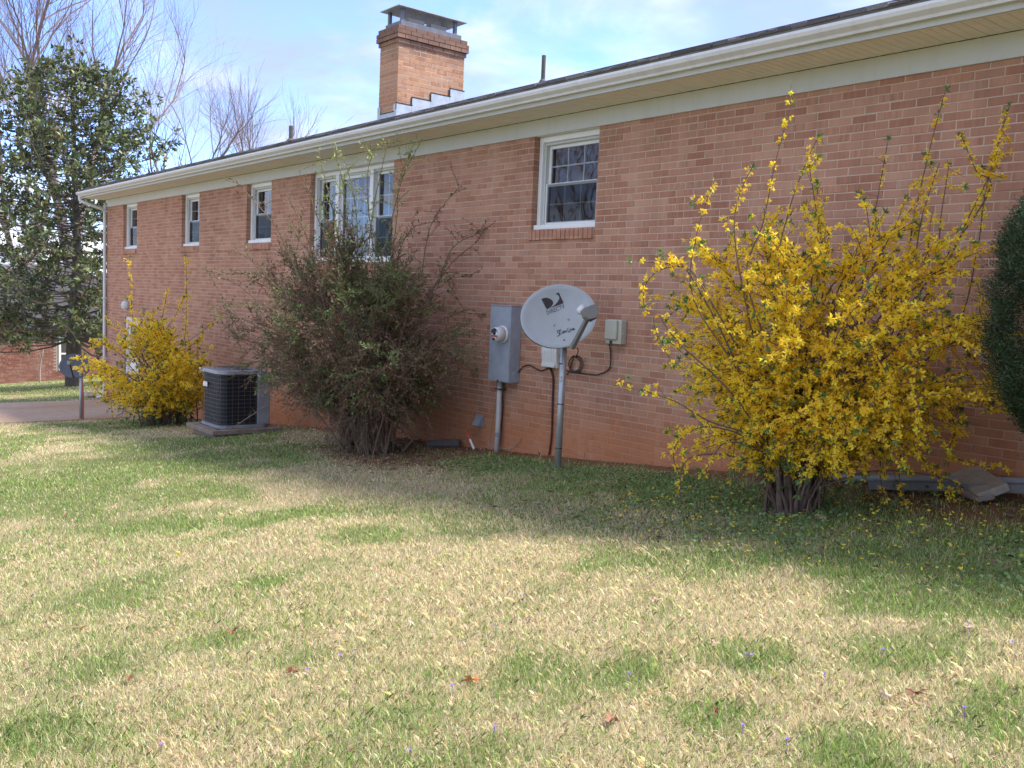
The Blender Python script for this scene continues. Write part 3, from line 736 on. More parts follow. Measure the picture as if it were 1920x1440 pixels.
jb = empty('network_box', (-7.8, -.05, -.74), 'white ribbed plastic network box on the wall behind the satellite dish', 'utility box')
j0 = wp(1014, 690, -.11); jx0, jx1 = j0.x, j0.x+.25; jz0, jz1 = -.735, -.36
MB().prism([(0, jz0), (-.085, jz0+.012), (-.10, jz0+.06), (-.115, (jz0+jz1)/2), (-.10, jz1-.05), (-.08, jz1), (0, jz1)], jx0, jx1, lambda xx, p_: (xx, p_[0]-.004, p_[1])).build('cover', pale_m, jb, .006)
for k in range(6):
    xx = jx0+.025+k*.036
    MB().tube([(xx, -.109, jz0+.085), (xx, -.121, (jz0+jz1)/2), (xx, -.109, jz1-.06)], .0045, 6).build('rib', pale_m, jb)
MB().box(jx0+.005, jx1-.03, -.112, -.098, jz0+.015, jz0+.055).build('lower_lip', pale_m, jb, .003)
for k in range(2): MB().lathe([(.011, 0), (.011, .006), (.004, .007)], 10, Matrix.Translation((jx1, -.055, -.57-.03*k)) @ Matrix.Rotation(R(90), 4, 'Y')).build('latch_screw', ink_m, jb)

ub = empty('telephone_box', (-6.85, -.05, -.4), 'small beige telephone box on bare brick right of the satellite dish', 'utility box')
u0 = wp(1133, 645, -.10); ux0, ux1, uz0, uz1 = u0.x, u0.x+.215, -.405, -.155
MB().box(ux0, ux1, -.085, -.003, uz0, uz1).build('base', beige_m, ub, .006)
MB().box(ux0+.002, ux1-.045, -.112, -.0855, uz0+.045, uz1-.006).build('lid', beige_m, ub, .008)
MB().tube([(ux1, -.06, -.30), (ux1+.012, -.06, -.30)], .012, 8).build('latch', beige_m, ub)
MB().box(ux0+.06, ux0+.10, -.088, -.08, uz0-.01, uz0+.035).build('cable_notch', ink_m, ub)

def cable(name, pts, r_, label, m=black_m, y=-.018, n=5):
    q = [wp(a, b, (c[0] if c else y)) for a, b, *c in pts]
    o = MB().tube(smoothpts(q, n), r_, 6).build(name, m, None, 0, True)
    return tag(o, label, 'cable')
cable('cable', [(959, 716, -.1), (966, 712), (972, 698), (982, 687), (994, 685), (1006, 692), (1016, 695), (1030, 689)], .0075, 'black cable arching from the meter box to the white network box')
cable('cable', [(1031, 690), (1036, 703), (1037, 718), (1036, 750), (1035, 790), (1034, 815), (1031, 842), (1029, 853)], .011, 'dark red brown cable dropping from the network box to the soil', simple('rust_cable', (.10, .03, .025), (.06, .02, .018), 9, .6))
cable('cable', [(1142, 644), (1144, 654), (1145, 663), (1145, 676), (1144, 688), (1137, 696), (1128, 700), (1118, 703), (1108, 702), (1090, 700), (1072, 698), (1060, 694)], .0075, 'black cable running along the wall from the telephone box')
lp = [(1082, 652, -.3), (1084, 658, -.2), (1081, 667, -.05)]
for k in range(3):
    for t in range(10):
        a = 2*math.pi*t/10-1.2; rr_ = 11.5+k*1.3
        lp.append((1077+1.5*k+rr_*math.cos(a)*.95, 683+rr_*math.sin(a)*1.15, -.02-.008*k))
lp += [(1066, 699), (1060, 700)]
cable('cable', lp, .0055, 'black cable coiled in loops on the wall beside the dish pole', n=3)
cable('cable', [(926, 752), (921, 790), (917, 822), (916, 832), (930, 838), (955, 841), (968, 833), (972, 822)], .0035, 'thin pale loose wire hanging beside the grey conduit', simple('pale_wire', (.45, .38, .28), None, 9, .6), -.03)
cable('cable', [(938, 718), (941, 742), (943, 760), (941, 790), (938, 815), (936, 834)], .006, 'thin black cable behind the grey conduit', y=-.012)
vf = empty('wall_vent', (-9.1, -.06, -1.5), 'small grey vent hood low on the brick wall', 'vent')
v0 = wp(895, 789, -.05)
MB().box(v0.x-.075, v0.x+.075, -.02, -.002, v0.z-.075, v0.z+.075).build('flange', acgrey_m, vf, .003)
MB().prism([(-.02, .06), (-.095, -.055), (-.02, -.06)], v0.x-.06, v0.x+.06, lambda xx, p_: (xx, p_[0], v0.z+p_[1])).build('hood', acgrey_m, vf, .003)
pr = empty('gas_stub', (-9.3, -.15, -1.8), 'red and white stub pipe leaning up from the soil', 'pipe')
a_, b_, c_ = wp(889, 842, -.16), wp(881, 824, -.16), wp(876, 808, -.13)
MB().tube([a_, b_], .014, 8).build('white_end', white_m, pr); MB().tube([b_, (b_+c_)/2+Vector((0, -.01, .01)), c_], .0145, 8).build('red_end', red_m, pr)
vh = empty('dryer_hood', (-18.2, -.06, -1.8), 'white vent hood on the wall beyond the air conditioner', 'vent')
v1 = wp(372, 698, -.06)
MB().box(v1.x-.16, v1.x+.16, -.02, -.002, v1.z-.10, v1.z+.10).build('flange', white_m, vh, .003)
MB().prism([(-.02, .08), (-.11, -.07), (-.02, -.08)], v1.x-.13, v1.x+.13, lambda xx, p_: (xx, p_[0], v1.z+p_[1])).build('hood', white_m, vh, .003)

# ------------------------------------------------------------------ satellite dishes
def make_dish(root, c, n, roll, A, B, m, sag=.075):
    n = n.normalized(); a = Vector((0, 0, 1)).cross(n).normalized(); b = n.cross(a)
    cr, sr = math.cos(roll), math.sin(roll); a, b = a*cr+b*sr, b*cr-a*sr
    def surf(u, v, o=0.0): return c+a*u+b*v+n*(sag*((u/A)**2+(v/B)**2)-sag+o)
    mbd = MB(); NR, NA = 8, 48; vs = [surf(0, 0)]; fs = []
    for i in range(1, NR+1):
        for k in range(NA):
            t = 2*math.pi*k/NA; vs.append(surf(A*i/NR*math.cos(t), B*i/NR*math.sin(t)))
    for k in range(NA): fs.append((0, 1+k, 1+(k+1) % NA))
    for i in range(NR-1):
        for k in range(NA): fs.append((1+i*NA+k, 1+(i+1)*NA+k, 1+(i+1)*NA+(k+1) % NA, 1+i*NA+(k+1) % NA))
    # back shell and rolled rim
    q = len(vs); last = 1+(NR-1)*NA
    for k in range(NA):
        t = 2*math.pi*k/NA; vs.append(surf(A*1.012*math.cos(t), B*1.012*math.sin(t), -.004))
    for k in range(NA):
        t = 2*math.pi*k/NA; vs.append(surf(A*1.006*math.cos(t), B*1.006*math.sin(t), -.030))
    vs.append(surf(0, 0, -.03)); ce = len(vs)-1
    for k in range(NA):
        k2 = (k+1) % NA
        fs.append((last+k, q+k, q+k2, last+k2))
    mbd.add(vs[:q+NA], fs); refl = mbd.build('reflector', m, root, 0, True)
    bs = MB(); bs.add(vs[q:], [f for k in range(NA) for f in ((k, NA+k, NA+(k+1) % NA, (k+1) % NA), (NA+k, 2*NA, NA+(k+1) % NA))]); bs.build('back_shell', lnb_m, root, 0, True)
    def hit(px, py):
        r_ = Vector(ray(px, py)); o = Vector(CAM); t = (c-o).dot(n)/r_.dot(n); p_ = o+r_*t-c
        u, v = p_.dot(a), p_.dot(b)
        for _ in range(3):      # step down to the curved face
            d_ = (c+n*(sag*((u/A)**2+(v/B)**2)-sag)-o).dot(n)/r_.dot(n); p_ = o+r_*d_-c; u, v = p_.dot(a), p_.dot(b)
        return u, v
    return refl, surf, hit, a, b, n
sat = empty('satellite_dish', G(-6.89, -.63), 'pale grey oval satellite dish with dark lettering on a pole by the wall', 'satellite dish')
pb = G(-6.89, -.63)
dc = at(1049, 592, 9.25)
topz = dc.z-.16
pole_x, pole_y = pb.x, pb.y
MB().tube([(pole_x, pole_y, pb.z-.15), (pole_x+.004, pole_y, topz)], .034, 16).build('pole', galv_m, sat, 0, True)
for px_, py_ in ((1051, 681), (1049.5, 757), (1047.5, 841)):
    z = at(px_, py_, 9.4).z; MB().tube([(pole_x, pole_y, z-.006), (pole_x, pole_y, z+.006)], .0365, 16).build('cable_tie', ink_m, sat)
for py_ in (706, 713):
    z = at(1051, py_, 9.4).z; MB().lathe([(.008, 0), (.008, .01)], 8, Matrix.Translation((pole_x+.02, pole_y-.028, z)) @ Matrix.Rotation(R(90), 4, 'X')).build('pole_bolt', galv_m, sat)
vd = (Vector(CAM)-dc); vd.z = 0; vd.normalize(); rt = Vector((CX[0], CX[1], 0)).normalized()
dn = vd*math.cos(R(24))+rt*math.sin(R(24)); dn = (dn*math.cos(R(20))+Vector((0, 0, 1))*math.sin(R(20))).normalized()
refl, surf, hit, da, db, dn = make_dish(sat, dc, dn, R(19), .425, .318, dish_m)
MB().box(-.06, .06, -.06, .06, -.12, .06, Matrix.Translation(dc-dn*.25)).build('mount_bracket', galv_m, sat, .01)
def flatprint(name, polys, par, m, o=.0035):
    mm = MB()
    for poly in polys:
        k = len(poly); mm.add([surf(u, v, o) for u, v in poly], [tuple(range(k))])
    ob = mm.build(name, m, par); return ob
Z8 = 8.727
def zp(x, y): return hit(960+x/Z8, 520+y/Z8)
TL, TR, BLc = Vector(zp(480, 355)), Vector(zp(765, 250)), Vector(zp(560, 530))
def lg(s_, t_): q = TL+(TR-TL)*s_+(BLc-TL)*t_; return (q.x, q.y)
D1 = [(0, 0), (.14, .0), (.27, .04), (.37, .13), (.45, .25), (.50, .40), (.524, .57), (.48, .72), (.353, .87), (.2, .96), (.03, 1.0)]
flatprint('logo_mark', [[lg(*p_) for p_ in D1]], refl, ink_m)
inner = [(.79, 0), (.9, .14), (.934, .36), (.87, .55), (.705, .737), (.5, .9), (.245, 1.0)]
outer = [(1, 0), (1, .14), (1, .36), (1, .6), (1, .8), (1, 1), (.245, 1.0)]
flatprint('logo_mark', [[lg(*inner[k]), lg(*outer[k]), lg(*outer[k+1]), lg(*inner[k+1])] for k in range(5)]+[[lg(*inner[5]), lg(*outer[5]), lg(*inner[6])]], refl, ink_m)
def text_on(txt, P0, P1, name, hscale):
    cu = bpy.data.curves.new('t', 'FONT'); cu.body = txt; cu.size = 1; cu.resolution_u = 3; cu.space_character = 1.12
    ob = bpy.data.objects.new('t', cu); COL.objects.link(ob); bpy.context.view_layer.update()
    me = bpy.data.meshes.new_from_object(ob); bpy.data.objects.remove(ob)
    xs_ = [v.co.x for v in me.vertices]; w_ = max(xs_)-min(xs_); x0 = min(xs_)
    u0, u1 = Vector(P0), Vector(P1); e = (u1-u0)/w_; f = Vector((-e.y, e.x))*hscale
    for v in me.vertices:
        q = u0+e*(v.co.x-x0)+f*v.co.y; v.co = surf(q.x, q.y, .0035)
    me.name = name; return link(name, me, ink_m, refl)
text_on('DIRECTV', zp(580, 612), zp(868, 500), 'lettering', 1.15)
def stroke(pts, r_=.0032): return MB().tube(smoothpts([surf(u, v, .004) for u, v in [zp(*p_) for p_ in pts]], 3), r_, 5)
scr = [[(780, 880), (755, 870), (733, 885), (750, 905), (770, 925), (765, 955), (735, 965)], [(790, 945), (778, 915), (782, 870), (790, 855)], [(815, 925), (805, 895)], [(800, 872), (797, 866)],
       [(838, 918), (826, 885), (840, 890), (848, 912), (846, 884), (860, 882), (868, 908), (866, 876), (884, 878), (892, 900)], [(905, 835), (912, 870), (922, 898), (945, 886)], [(945, 880), (938, 855)], [(932, 836), (930, 830)],
       [(966, 876), (955, 848), (972, 846), (984, 868)], [(990, 856), (1008, 848), (1003, 832), (992, 842), (1000, 862), (1026, 846)]]
for st_ in scr: stroke(st_).build('script_lettering', ink_m, refl)
for bx_, by_ in ((690, 785), (922, 692), (1080, 935), (850, 1030)):
    u, v = zp(bx_, by_); MB().tube([surf(u, v, -.002), surf(u, v, .007)], .010, 10).build('bolt', galv_m if by_ < 1000 else lnb_m, refl)
foc = at(1106, 588, dc.length if False else 8.86)
armb = at(1073, 652, 9.16)
arm_d = (foc-armb)
sidev = arm_d.cross(dn).normalized(); upv = sidev.cross(arm_d).normalized()
def armbox(p0, p1, w0, h0, name, m, par):
    vs = []
    for p_, k in ((p0, 1.0), (p1, .9)):
        for sx, sy in ((-1, -1), (1, -1), (1, 1), (-1, 1)): vs.append(p_+sidev*sx*w0*k+upv*sy*h0*k)
    return MB().add(vs, [(0, 3, 2, 1), (4, 5, 6, 7), (0, 1, 5, 4), (1, 2, 6, 5), (2, 3, 7, 6), (3, 0, 4, 7)]).build(name, m, par, .003)
armbox(armb, armb+arm_d*.86, .020, .026, 'feed_arm', lnb_m, sat)
hexp = [(1155, 510), (1265, 463), (1380, 420), (1410, 490), (1430, 560), (1390, 660), (1270, 690), (1195, 640)]
hv = [at(960+a/Z8, 520+b/Z8, 8.80) for a, b in hexp]; back = [p_-dn*.075+(p_-foc)*-.12 for p_ in hv]
k_ = len(hv)
lnb = MB().add(hv+back, [tuple(range(k_)), tuple(range(2*k_-1, k_-1, -1))]+[(i, (i+1) % k_, k_+(i+1) % k_, k_+i) for i in range(k_)]).build('feed_horn', lnb_m, sat, .006)
hc = at(1093, 579, 8.9); MB().tube([hc, hc-dn*.07], [.045, .038], 14).build('feed_cap', white_m, lnb, 0, True)
MB().tube([at(1105, 602, 8.84), at(1118, 594, 8.82)], .014, 8).build('feed_clamp', ink_m, lnb)

dk = empty('satellite_dish', G(-19.95, -1.75), 'small dark round satellite dish on a pole beside the driveway', 'satellite dish')
kb = atG(152, 787); dep_k = (kb-Vector(CAM)).dot(Vector(_fw)); kc = at(140, 686, dep_k-.1)
MB().tube([(kb.x, kb.y, kb.z-.15), (kb.x, kb.y, kc.z-.05)], .035, 12).build('pole', galv_m, dk, 0, True)
kv = Vector(CAM)-kc; kv.z = 0; kv.normalize(); kn = (kv*math.cos(R(14))-rt*math.sin(R(14))+Vector((0, 0, .30))).normalized()
kr, ksurf, khit, ka, kbb, kn = make_dish(dk, kc, kn, 0, .30, .255, dishdk_m, .05)
ktip = kc+kn*.34-kbb*.02
MB().tube([kc-kbb*.25, ktip-kbb*.05], .016, 6).build('feed_arm', ink_m, dk)
MB().box(-.10, .10, -.04, .04, -.035, .035, Matrix.Translation(ktip)).build('feed_horn', lnb_m, dk, .008)
MB().tube([(kb.x+.05, kb.y+.03, kb.z-.05), (kb.x+.055, kb.y+.03, kb.z+.45), (kb.x+.03, kb.y+.02, kb.z+.8)], .014, 6).build('red_cable', red_m, dk)

# ------------------------------------------------------------------ air conditioner on a timber frame
ax0, ax1, ay0, ay1 = -14.08, -13.30, -1.56, -.78
azb = gz(-13.2, -1.45)+.10; azt = azb+.86
ac = empty('air_conditioner', ((ax0+ax1)/2, (ay0+ay1)/2, azb), 'black wire caged air conditioner unit with a silver top', 'air conditioner')
def rsq(ins, rad=.13, n=6):
    o = []; x0, x1, y0, y1 = ax0+ins, ax1-ins, ay0+ins, ay1-ins; rad = max(.01, rad-ins)
    for cx_, cy_, a0_ in ((x1-rad, y1-rad, 0), (x0+rad, y1-rad, 90), (x0+rad, y0+rad, 180), (x1-rad, y0+rad, 270)):
        for k in range(n+1): t = R(a0_+90*k/n); o.append((cx_+rad*math.cos(t), cy_+rad*math.sin(t)))
    return o
def rprism(ins, z0, z1, name, m, par, bevel=0, top_ins=None):
    p_, q_ = rsq(ins), rsq(top_ins if top_ins is not None else ins); k = len(p_)
    return MB().add([(a, b, z0) for a, b in p_]+[(a, b, z1) for a, b in q_], [tuple(range(k-1, -1, -1)), tuple(range(k, 2*k))]+[(i, (i+1) % k, k+(i+1) % k, k+i) for i in range(k)]).build(name, m, par, bevel)
rprism(.03, azb+.03, azt-.04, 'coil', coil_m, ac)
rprism(-.012, azb, azb+.045, 'base_pan', acgrey_m, ac)
topo = rprism(-.015, azt-.05, azt, 'top_cover', acgrey_m, ac, 0, -.005)
fan = MB()
for k in range(5): 
    rr_ = .07+.06*k; fan.tube([((ax0+ax1)/2+rr_*math.cos(2*math.pi*t/24), (ay0+ay1)/2+rr_*math.sin(2*math.pi*t/24), azt+.012) for t in range(25)], .004, 4, False)
fan.build('fan_guard', wire_m, topo)
ring = rsq(.008)
for j in range(13):
    z = azb+.07+(azt-azb-.14)*j/12
    if j in (0, 12): z += 0
    MB().tube([(a, b, z) for a, b in ring+[ring[0]]], .0035, 4, False).build('grille_ring', wire_m, ac)
per = ring+[ring[0]]; acc = 0; nxt = 0
for i in range(len(per)-1):
    p0, p1 = Vector(per[i]), Vector(per[i+1]); sl = (p1-p0).length
    while nxt <= acc+sl:
        q = p0+(p1-p0)*((nxt-acc)/max(sl, 1e-6)); MB().tube([(q.x, q.y, azb+.04), (q.x, q.y, azt-.045)], .0035, 4, False).build('grille_bar', wire_m, ac); nxt += .092
    acc += sl
MB().box(ax1-.16, ax1+.012, ay1-.19, ay1+.006, azb+.045, azt-.05).build('service_panel', acgrey_m, ac, .006)
MB().box(ax0+.14, ax0+.30, ay0-.010, ay0-.004, azt-.27, azt-.20).build('label_plate', white_m, ac)
fr = empty('timber_frame', ((ax0+ax1)/2, (ay0+ay1)/2, azb-.1), 'weathered timber frame under the air conditioner', 'timber frame')
for k, (x0, x1, y0, y1) in enumerate(((ax0-.14, ax1+.13, ay0-.16, ay0-.02), (ax0-.14, ax1+.13, ay1+.0, ay1+.14), (ax0-.14, ax0+.0, ay0-.015, ay1-.005), (ax1-.01, ax1+.13, ay0-.015, ay1-.005))):
    MB().box(x0, x1, y0, y1, azb-.070, azb-.004).build('timber', wood_m, fr, .006)
MB().box(ax0-.06, ax1+.06, ay0-.08, ay1+.06, azb-.16, azb-.088).build('board', wood_m, fr, .006)

# ------------------------------------------------------------------ scrap by the foot of the wall
p0, p1 = atY(1536, 893, -.10), atY(1925, 904, -.12)
tag(MB().tube([p0, (p0+p1)/2+Vector((0, 0, -.006)), p1+(p1-p0)*.5], .036, 12).build('drain_pipe', simple('grey_pvc', (.27, .28, .26), (.20, .21, .19), 8, .5), None, 0, True), 'long grey plastic drain pipe lying at the foot of the wall', 'pipe')
q0, q1 = atY(1634, 905, -.30), atY(1925, 911, -.30); q1 = q1+(q1-q0)*.5
zinc_m = simple('weathered_zinc', (.20, .20, .195), (.14, .135, .13), 9, .6, .3)
gb = empty('gutter_length', q0, 'old grey metal channel lying on the dirt before the drain pipe', 'channel')
dv = (q1-q0); lenq = dv.length; ang = math.atan2(dv.z, dv.x)
TT = Matrix.Translation(q0) @ Matrix.Rotation(-ang, 4, 'Y')
MB().box(0, lenq, -.05, .05, -.045, -.039, TT).box(0, lenq, -.05, -.045, -.0385, .012, TT).box(0, lenq, .045, .05, -.0385, .012, TT).build('channel', zinc_m, gb)
for k in range(5): MB().box(.2+.25*k, .225+.25*k, -.053, -.0505, -.022, -.006, TT).build('slot', ink_m, gb)
def loose(name, pa, pb_, wd, ht, m, label, cat, tilt=0, bevel=.006):
    d_ = pb_-pa; ln = d_.length; T_ = Matrix.Translation(pa) @ d_.to_track_quat('X', 'Z').to_matrix().to_4x4() @ Matrix.Rotation(tilt, 4, 'X')
    return tag(MB().box(0, ln, -wd/2, wd/2, 0, ht, T_).build(name, m, None, bevel), label, cat)
l0 = atG(1748, 912); l1 = atG(1850, 948)
loose('plank', Vector((l0.x, l0.y, l0.z+.06)), Vector((l1.x, l1.y, l1.z+.03)), .12, .035, wood_m, 'short weathered plank lying beside the concrete paver', 'plank', .25)
l0 = atG(1815, 916); l1 = atG(1872, 944)
loose('paver', Vector((l0.x, l0.y-.05, l0.z+.10)), Vector((l1.x, l1.y-.05, l1.z+.05)), .21, .06, conc_m, 'buff concrete paver tilted on the scrap under the forsythia', 'paver', .45, .01)
l0 = atG(790, 841); l1 = atG(850, 840)
tag(MB().tube([l0+Vector((0, .1, .05)), (l0+l1)/2+Vector((0, .1, .055)), l1+Vector((0, .1, .05))], [.05, .055, .05], 9).build('log', barkd_m), 'short rotting log on the bare soil beside the brown shrub', 'log')
def rock(px, py, s_, label):
    p_ = atG(px, py); bm = bmesh.new(); bmesh.ops.create_icosphere(bm, subdivisions=3, radius=1)
    for v in bm.verts:
        k = 1+.22*math.sin(v.co.x*3+px)+.15*math.sin(v.co.y*5+py)+.1*math.sin(v.co.z*7); v.co = Vector((v.co.x*s_[0]*k, v.co.y*s_[1]*k, v.co.z*s_[2]*k+s_[2]*.5))+p_
    me = bpy.data.meshes.new('stone'); bm.to_mesh(me); bm.free(); me.polygons.foreach_set('use_smooth', [True]*len(me.polygons))
    tag(link('stone', me, stone_m), label, 'stone')
rock(190, 745, (.42, .24, .07), 'flat tan splash stone under the downspout'); rock(166, 746, (.20, .13, .10), 'rounded pale stone on the driveway edge left of the downspout')
rock(1538, 975, (.035, .03, .03), 'small pinkish stone by the foot of the large forsythia')

# ------------------------------------------------------------------ shrubs
def sites_along(pts, t0, step):
    P = np.array([tuple(p_) for p_ in pts]); seg = np.linalg.norm(np.diff(P, axis=0), axis=1); cum = np.concatenate([[0], np.cumsum(seg)])
    s_ = np.arange(cum[-1]*t0, cum[-1], step); s_ = s_+rng.uniform(-.4, .4, len(s_))*step; s_ = np.clip(s_, 0, cum[-1]-1e-4)
    o = np.stack([np.interp(s_, cum, P[:, k]) for k in range(3)], 1)
    i = np.clip(np.searchsorted(cum, s_)-1, 0, len(seg)-1); d_ = unit(P[i+1]-P[i]); return o, d_, s_/max(cum[-1], 1e-6)
def bend(a, d0, ln, droop, n=5, wob=.06):
    pts = [a]; p_ = a.copy(); d_ = d0.normalized()
    for k in range(n):
        d_ = (d_+Vector((random.gauss(0, wob), random.gauss(0, wob), random.gauss(0, wob)-droop))).normalized(); p_ = p_+d_*(ln/n); pts.append(p_.copy())
    return pts
def keep_off_wall(pts, lim=-.04):
    return [Vector((p_.x, min(p_.y, lim), p_.z)) for p_ in pts]
def flower_quads(P, D, size):
    """four narrow petals at each site"""
    n = len(P); A = unit(np.cross(D, rdir(n))); F = unit(A*1.0+D*.2+np.array((0, 0, -.25))+rng.normal(0, .4, (n, 3)))
    U = unit(np.cross(F, rdir(n))); W = np.cross(F, U); V_ = []
    base = P+F*.006
    for k in range(4):
        t = k*math.pi/2+rng.uniform(-.25, .25, n); e = U*np.cos(t)[:, None]+W*np.sin(t)[:, None]
        dirp = unit(F*rng.uniform(.35, 1.1, (n, 1))+e); S = unit(np.cross(dirp, F)); L_ = size[:, None]; w_ = L_*.52
        V_.append(np.stack([base, base+dirp*L_*.55+S*w_*.5, base+dirp*L_, base+dirp*L_*.55-S*w_*.5], 1))
    return np.concatenate(V_)
def forsythia(name, base, C, ax, nst, label, sprays, fl=.031, twn=(7, 12), step=.030, seed=1, basal=.16, dens=1.0, lowcut=-.75):
    random.seed(seed); root = empty(name, base, label, 'shrub')
    stems = MB(); FP = []; FD = []; GP = []; GD = []
    Ca = np.array(C); axa = np.array(ax)
    def deck(pts, t0, step_, k, tipgreen=.35, free=False):
        P, D, s_ = sites_along(pts, t0, step_); rho = np.linalg.norm((P-Ca)/axa, axis=1)
        m_ = rng.random(len(P)) < k*(1.0 if free else np.clip((rho-.30)/.32, .12, 1)*np.clip((P[:, 2]-base.z-.22)/.25, 0, 1)); FP.append(P[m_]); FD.append(D[m_])
        g = rng.random(len(P)) < .07; GP.append(P[g]); GD.append(D[g])
        if random.random() < tipgreen:
            GP.append(np.repeat(P[-1:], 4, 0)); GD.append(np.repeat(D[-1:], 4, 0))
    for i in range(nst):
        while True:
            u = Vector((random.gauss(0, 1), random.gauss(0, 1), random.gauss(0, 1)))
            u = u.normalized()*random.uniform(.62, 1.0)
            if u.z > lowcut: break
        tgt = C+Vector((u.x*ax[0], u.y*ax[1], u.z*ax[2]))
        a = base+Vector((random.gauss(0, basal*.5), random.gauss(0, basal*.4), -.05))
        hor = Vector((tgt.x-a.x, tgt.y-a.y, 0)); up = max(.4, tgt.z-a.z)
        ctl = a+hor*random.uniform(.12, .35)+Vector((0, 0, max(up*random.uniform(.75, 1.05), .55)))
        pts = keep_off_wall([Vector(p_) for p_ in bez(np.array(a), np.array(ctl), np.array(tgt), 10)])
        pts = [p_+Vector((random.gauss(0, .012), random.gauss(0, .012), random.gauss(0, .01))) for p_ in pts]
        r0 = random.uniform(.006, .012)
        stems.tube(pts, [r0*(1-.8*k/9)+.0015 for k in range(10)], 5, False); deck(pts, .45, step, .75*dens)
        for j in range(random.randint(*twn)):
            t = random.uniform(.3, .98); k = min(int(t*9), 8); o = pts[k].lerp(pts[k+1], t*9-k)
            d_ = (o-C); d_ = Vector((d_.x/ax[0], d_.y/ax[1], d_.z/ax[2])).normalized()*.8+Vector((random.gauss(0, .6), random.gauss(0, .6), random.gauss(.25, .5)))
            tw = keep_off_wall(bend(o, d_, random.uniform(.14, .42)*ax[2], .07))
            stems.tube(tw, [.0038, .0034, .003, .0025, .002, .0015], 4, False); deck(tw, .1, step, .8*dens)
    for sp in sprays:
        k = sp[1]; s0 = sp[0][0]; ro = base+Vector((random.gauss(0, .1), random.gauss(0, .08), .15)); mid_ = ro.lerp(s0, .5)+Vector((0, 0, .12))
        pts = keep_off_wall(smoothpts([ro, mid_]+list(sp[0]), 5)); n = len(pts)
        stems.tube(pts, [.007*(1-.75*q/(n-1))+.001 for q in range(n)], 5, False); pts = pts[9:]; n = len(pts); deck(pts, .05, step*1.05, k, .7, True)
        for j in range(int(n*.35)):
            o = pts[random.randint(n//4, n-1)]; tw = keep_off_wall(bend(o, Vector((random.gauss(0, 1), random.gauss(0, 1), random.gauss(.5, .6))), random.uniform(.05, .14), .05, 3))
            stems.tube(tw, [.0025, .002, .0018, .0014], 4, False); deck(tw, .2, step, k, .3)
    stems.build('stems', bark_m, root)
    P = np.concatenate(FP); D = np.concatenate(FD); P = np.repeat(P, 2, 0)+rng.normal(0, .010, (2*len(P), 3)); D = np.repeat(D, 2, 0); n = len(P)
    V_ = flower_quads(P, D, rng.uniform(.75, 1.15, n)*fl)
    pc = vary((1.0, .735, .05), n, .09); pc[:, 1] *= rng.uniform(.88, 1.06, n); pc = np.tile(pc, (4, 1))
    soup('flowers', V_, 4, pc, flower_m, root)
    P = np.concatenate(GP); D = np.concatenate(GD); P = np.repeat(P, 3, 0); D = np.repeat(D, 3, 0); n = len(P)
    soup('leaves', leaves(P, D+rng.normal(0, .7, (n, 3)), rng.uniform(.025, .055, n)*fl/.031, rng.uniform(.010, .017, n)*fl/.031), 4, vary((.16, .26, .075), n, .2), green_m, root)
    return root
def spx(lst, dep): return [at(a, b, (c[0] if c else dep)) for a, b, *c in lst]
fb = G(-3.72, -1.31)
SR = [([(1400, 520), (1430, 420), (1455, 300), (1487, 188)], .32), ([(1460, 500), (1478, 400), (1505, 320), (1534, 256)], .5), ([(1540, 480), (1528, 380), (1516, 306)], .5),
      ([(1300, 560), (1306, 440), (1340, 336)], .55), ([(1380, 470), (1382, 380), (1412, 310)], .5), ([(1610, 560), (1640, 400), (1666, 258)], .25),
      ([(1680, 560), (1715, 400), (1748, 260), (1775, 163)], .4), ([(1700, 520), (1730, 400), (1762, 305)], .55), ([(1740, 560), (1765, 400), (1780, 305)], .4),
      ([(1760, 520), (1820, 400), (1862, 310), (1885, 212)], .85), ([(1850, 370), (1830, 320), (1803, 256)], .85), ([(1790, 620), (1832, 470), (1850, 350), (1895, 190)], .3),
      ([(1330, 560), (1290, 505), (1240, 505), (1210, 535), (1207, 575)], .4), ([(1290, 510), (1245, 495), (1178, 488)], .5), ([(1270, 640), (1235, 590), (1228, 615), (1265, 690)], .5),
      ([(1330, 790), (1270, 755), (1215, 735), (1150, 722)], .25), ([(1400, 700), (1320, 690), (1255, 640)], .6),
      ([(1560, 840), (1640, 775), (1720, 728), (1800, 736), (1900, 768)], .55), ([(1600, 752), (1655, 762), (1690, 810), (1730, 860), (1775, 915), (1802, 944)], .75),
      ([(1640, 740), (1650, 830), (1652, 900), (1668, 960), (1700, 985)], .6), ([(1660, 730), (1690, 820), (1686, 890), (1702, 972)], .75),
      ([(1750, 720), (1790, 800), (1780, 850), (1830, 870), (1892, 880)], .7, ), ([(1800, 700), (1850, 760), (1905, 770)], .7), ([(1780, 900), (1812, 945), (1835, 972)], .35),
      ([(1330, 800), (1280, 820), (1262, 850), (1272, 888)], .8), ([(1360, 830), (1330, 870), (1318, 895)], .8), ([(1290, 860), (1275, 920), (1280, 945)], .3), ([(1700, 640), (1790, 640), (1850, 700), (1900, 750)], .8)]
SR = [(spx(a, 6.45), k) for a, k in SR]
forsythia('forsythia_shrub', fb, at(1545, 640, 6.75), (1.36, .9, 1.02), 100, 'large yellow flowering forsythia shrub against the brick wall on the right', SR, seed=3, twn=(12, 18), dens=.95, step=.028, lowcut=-.70)
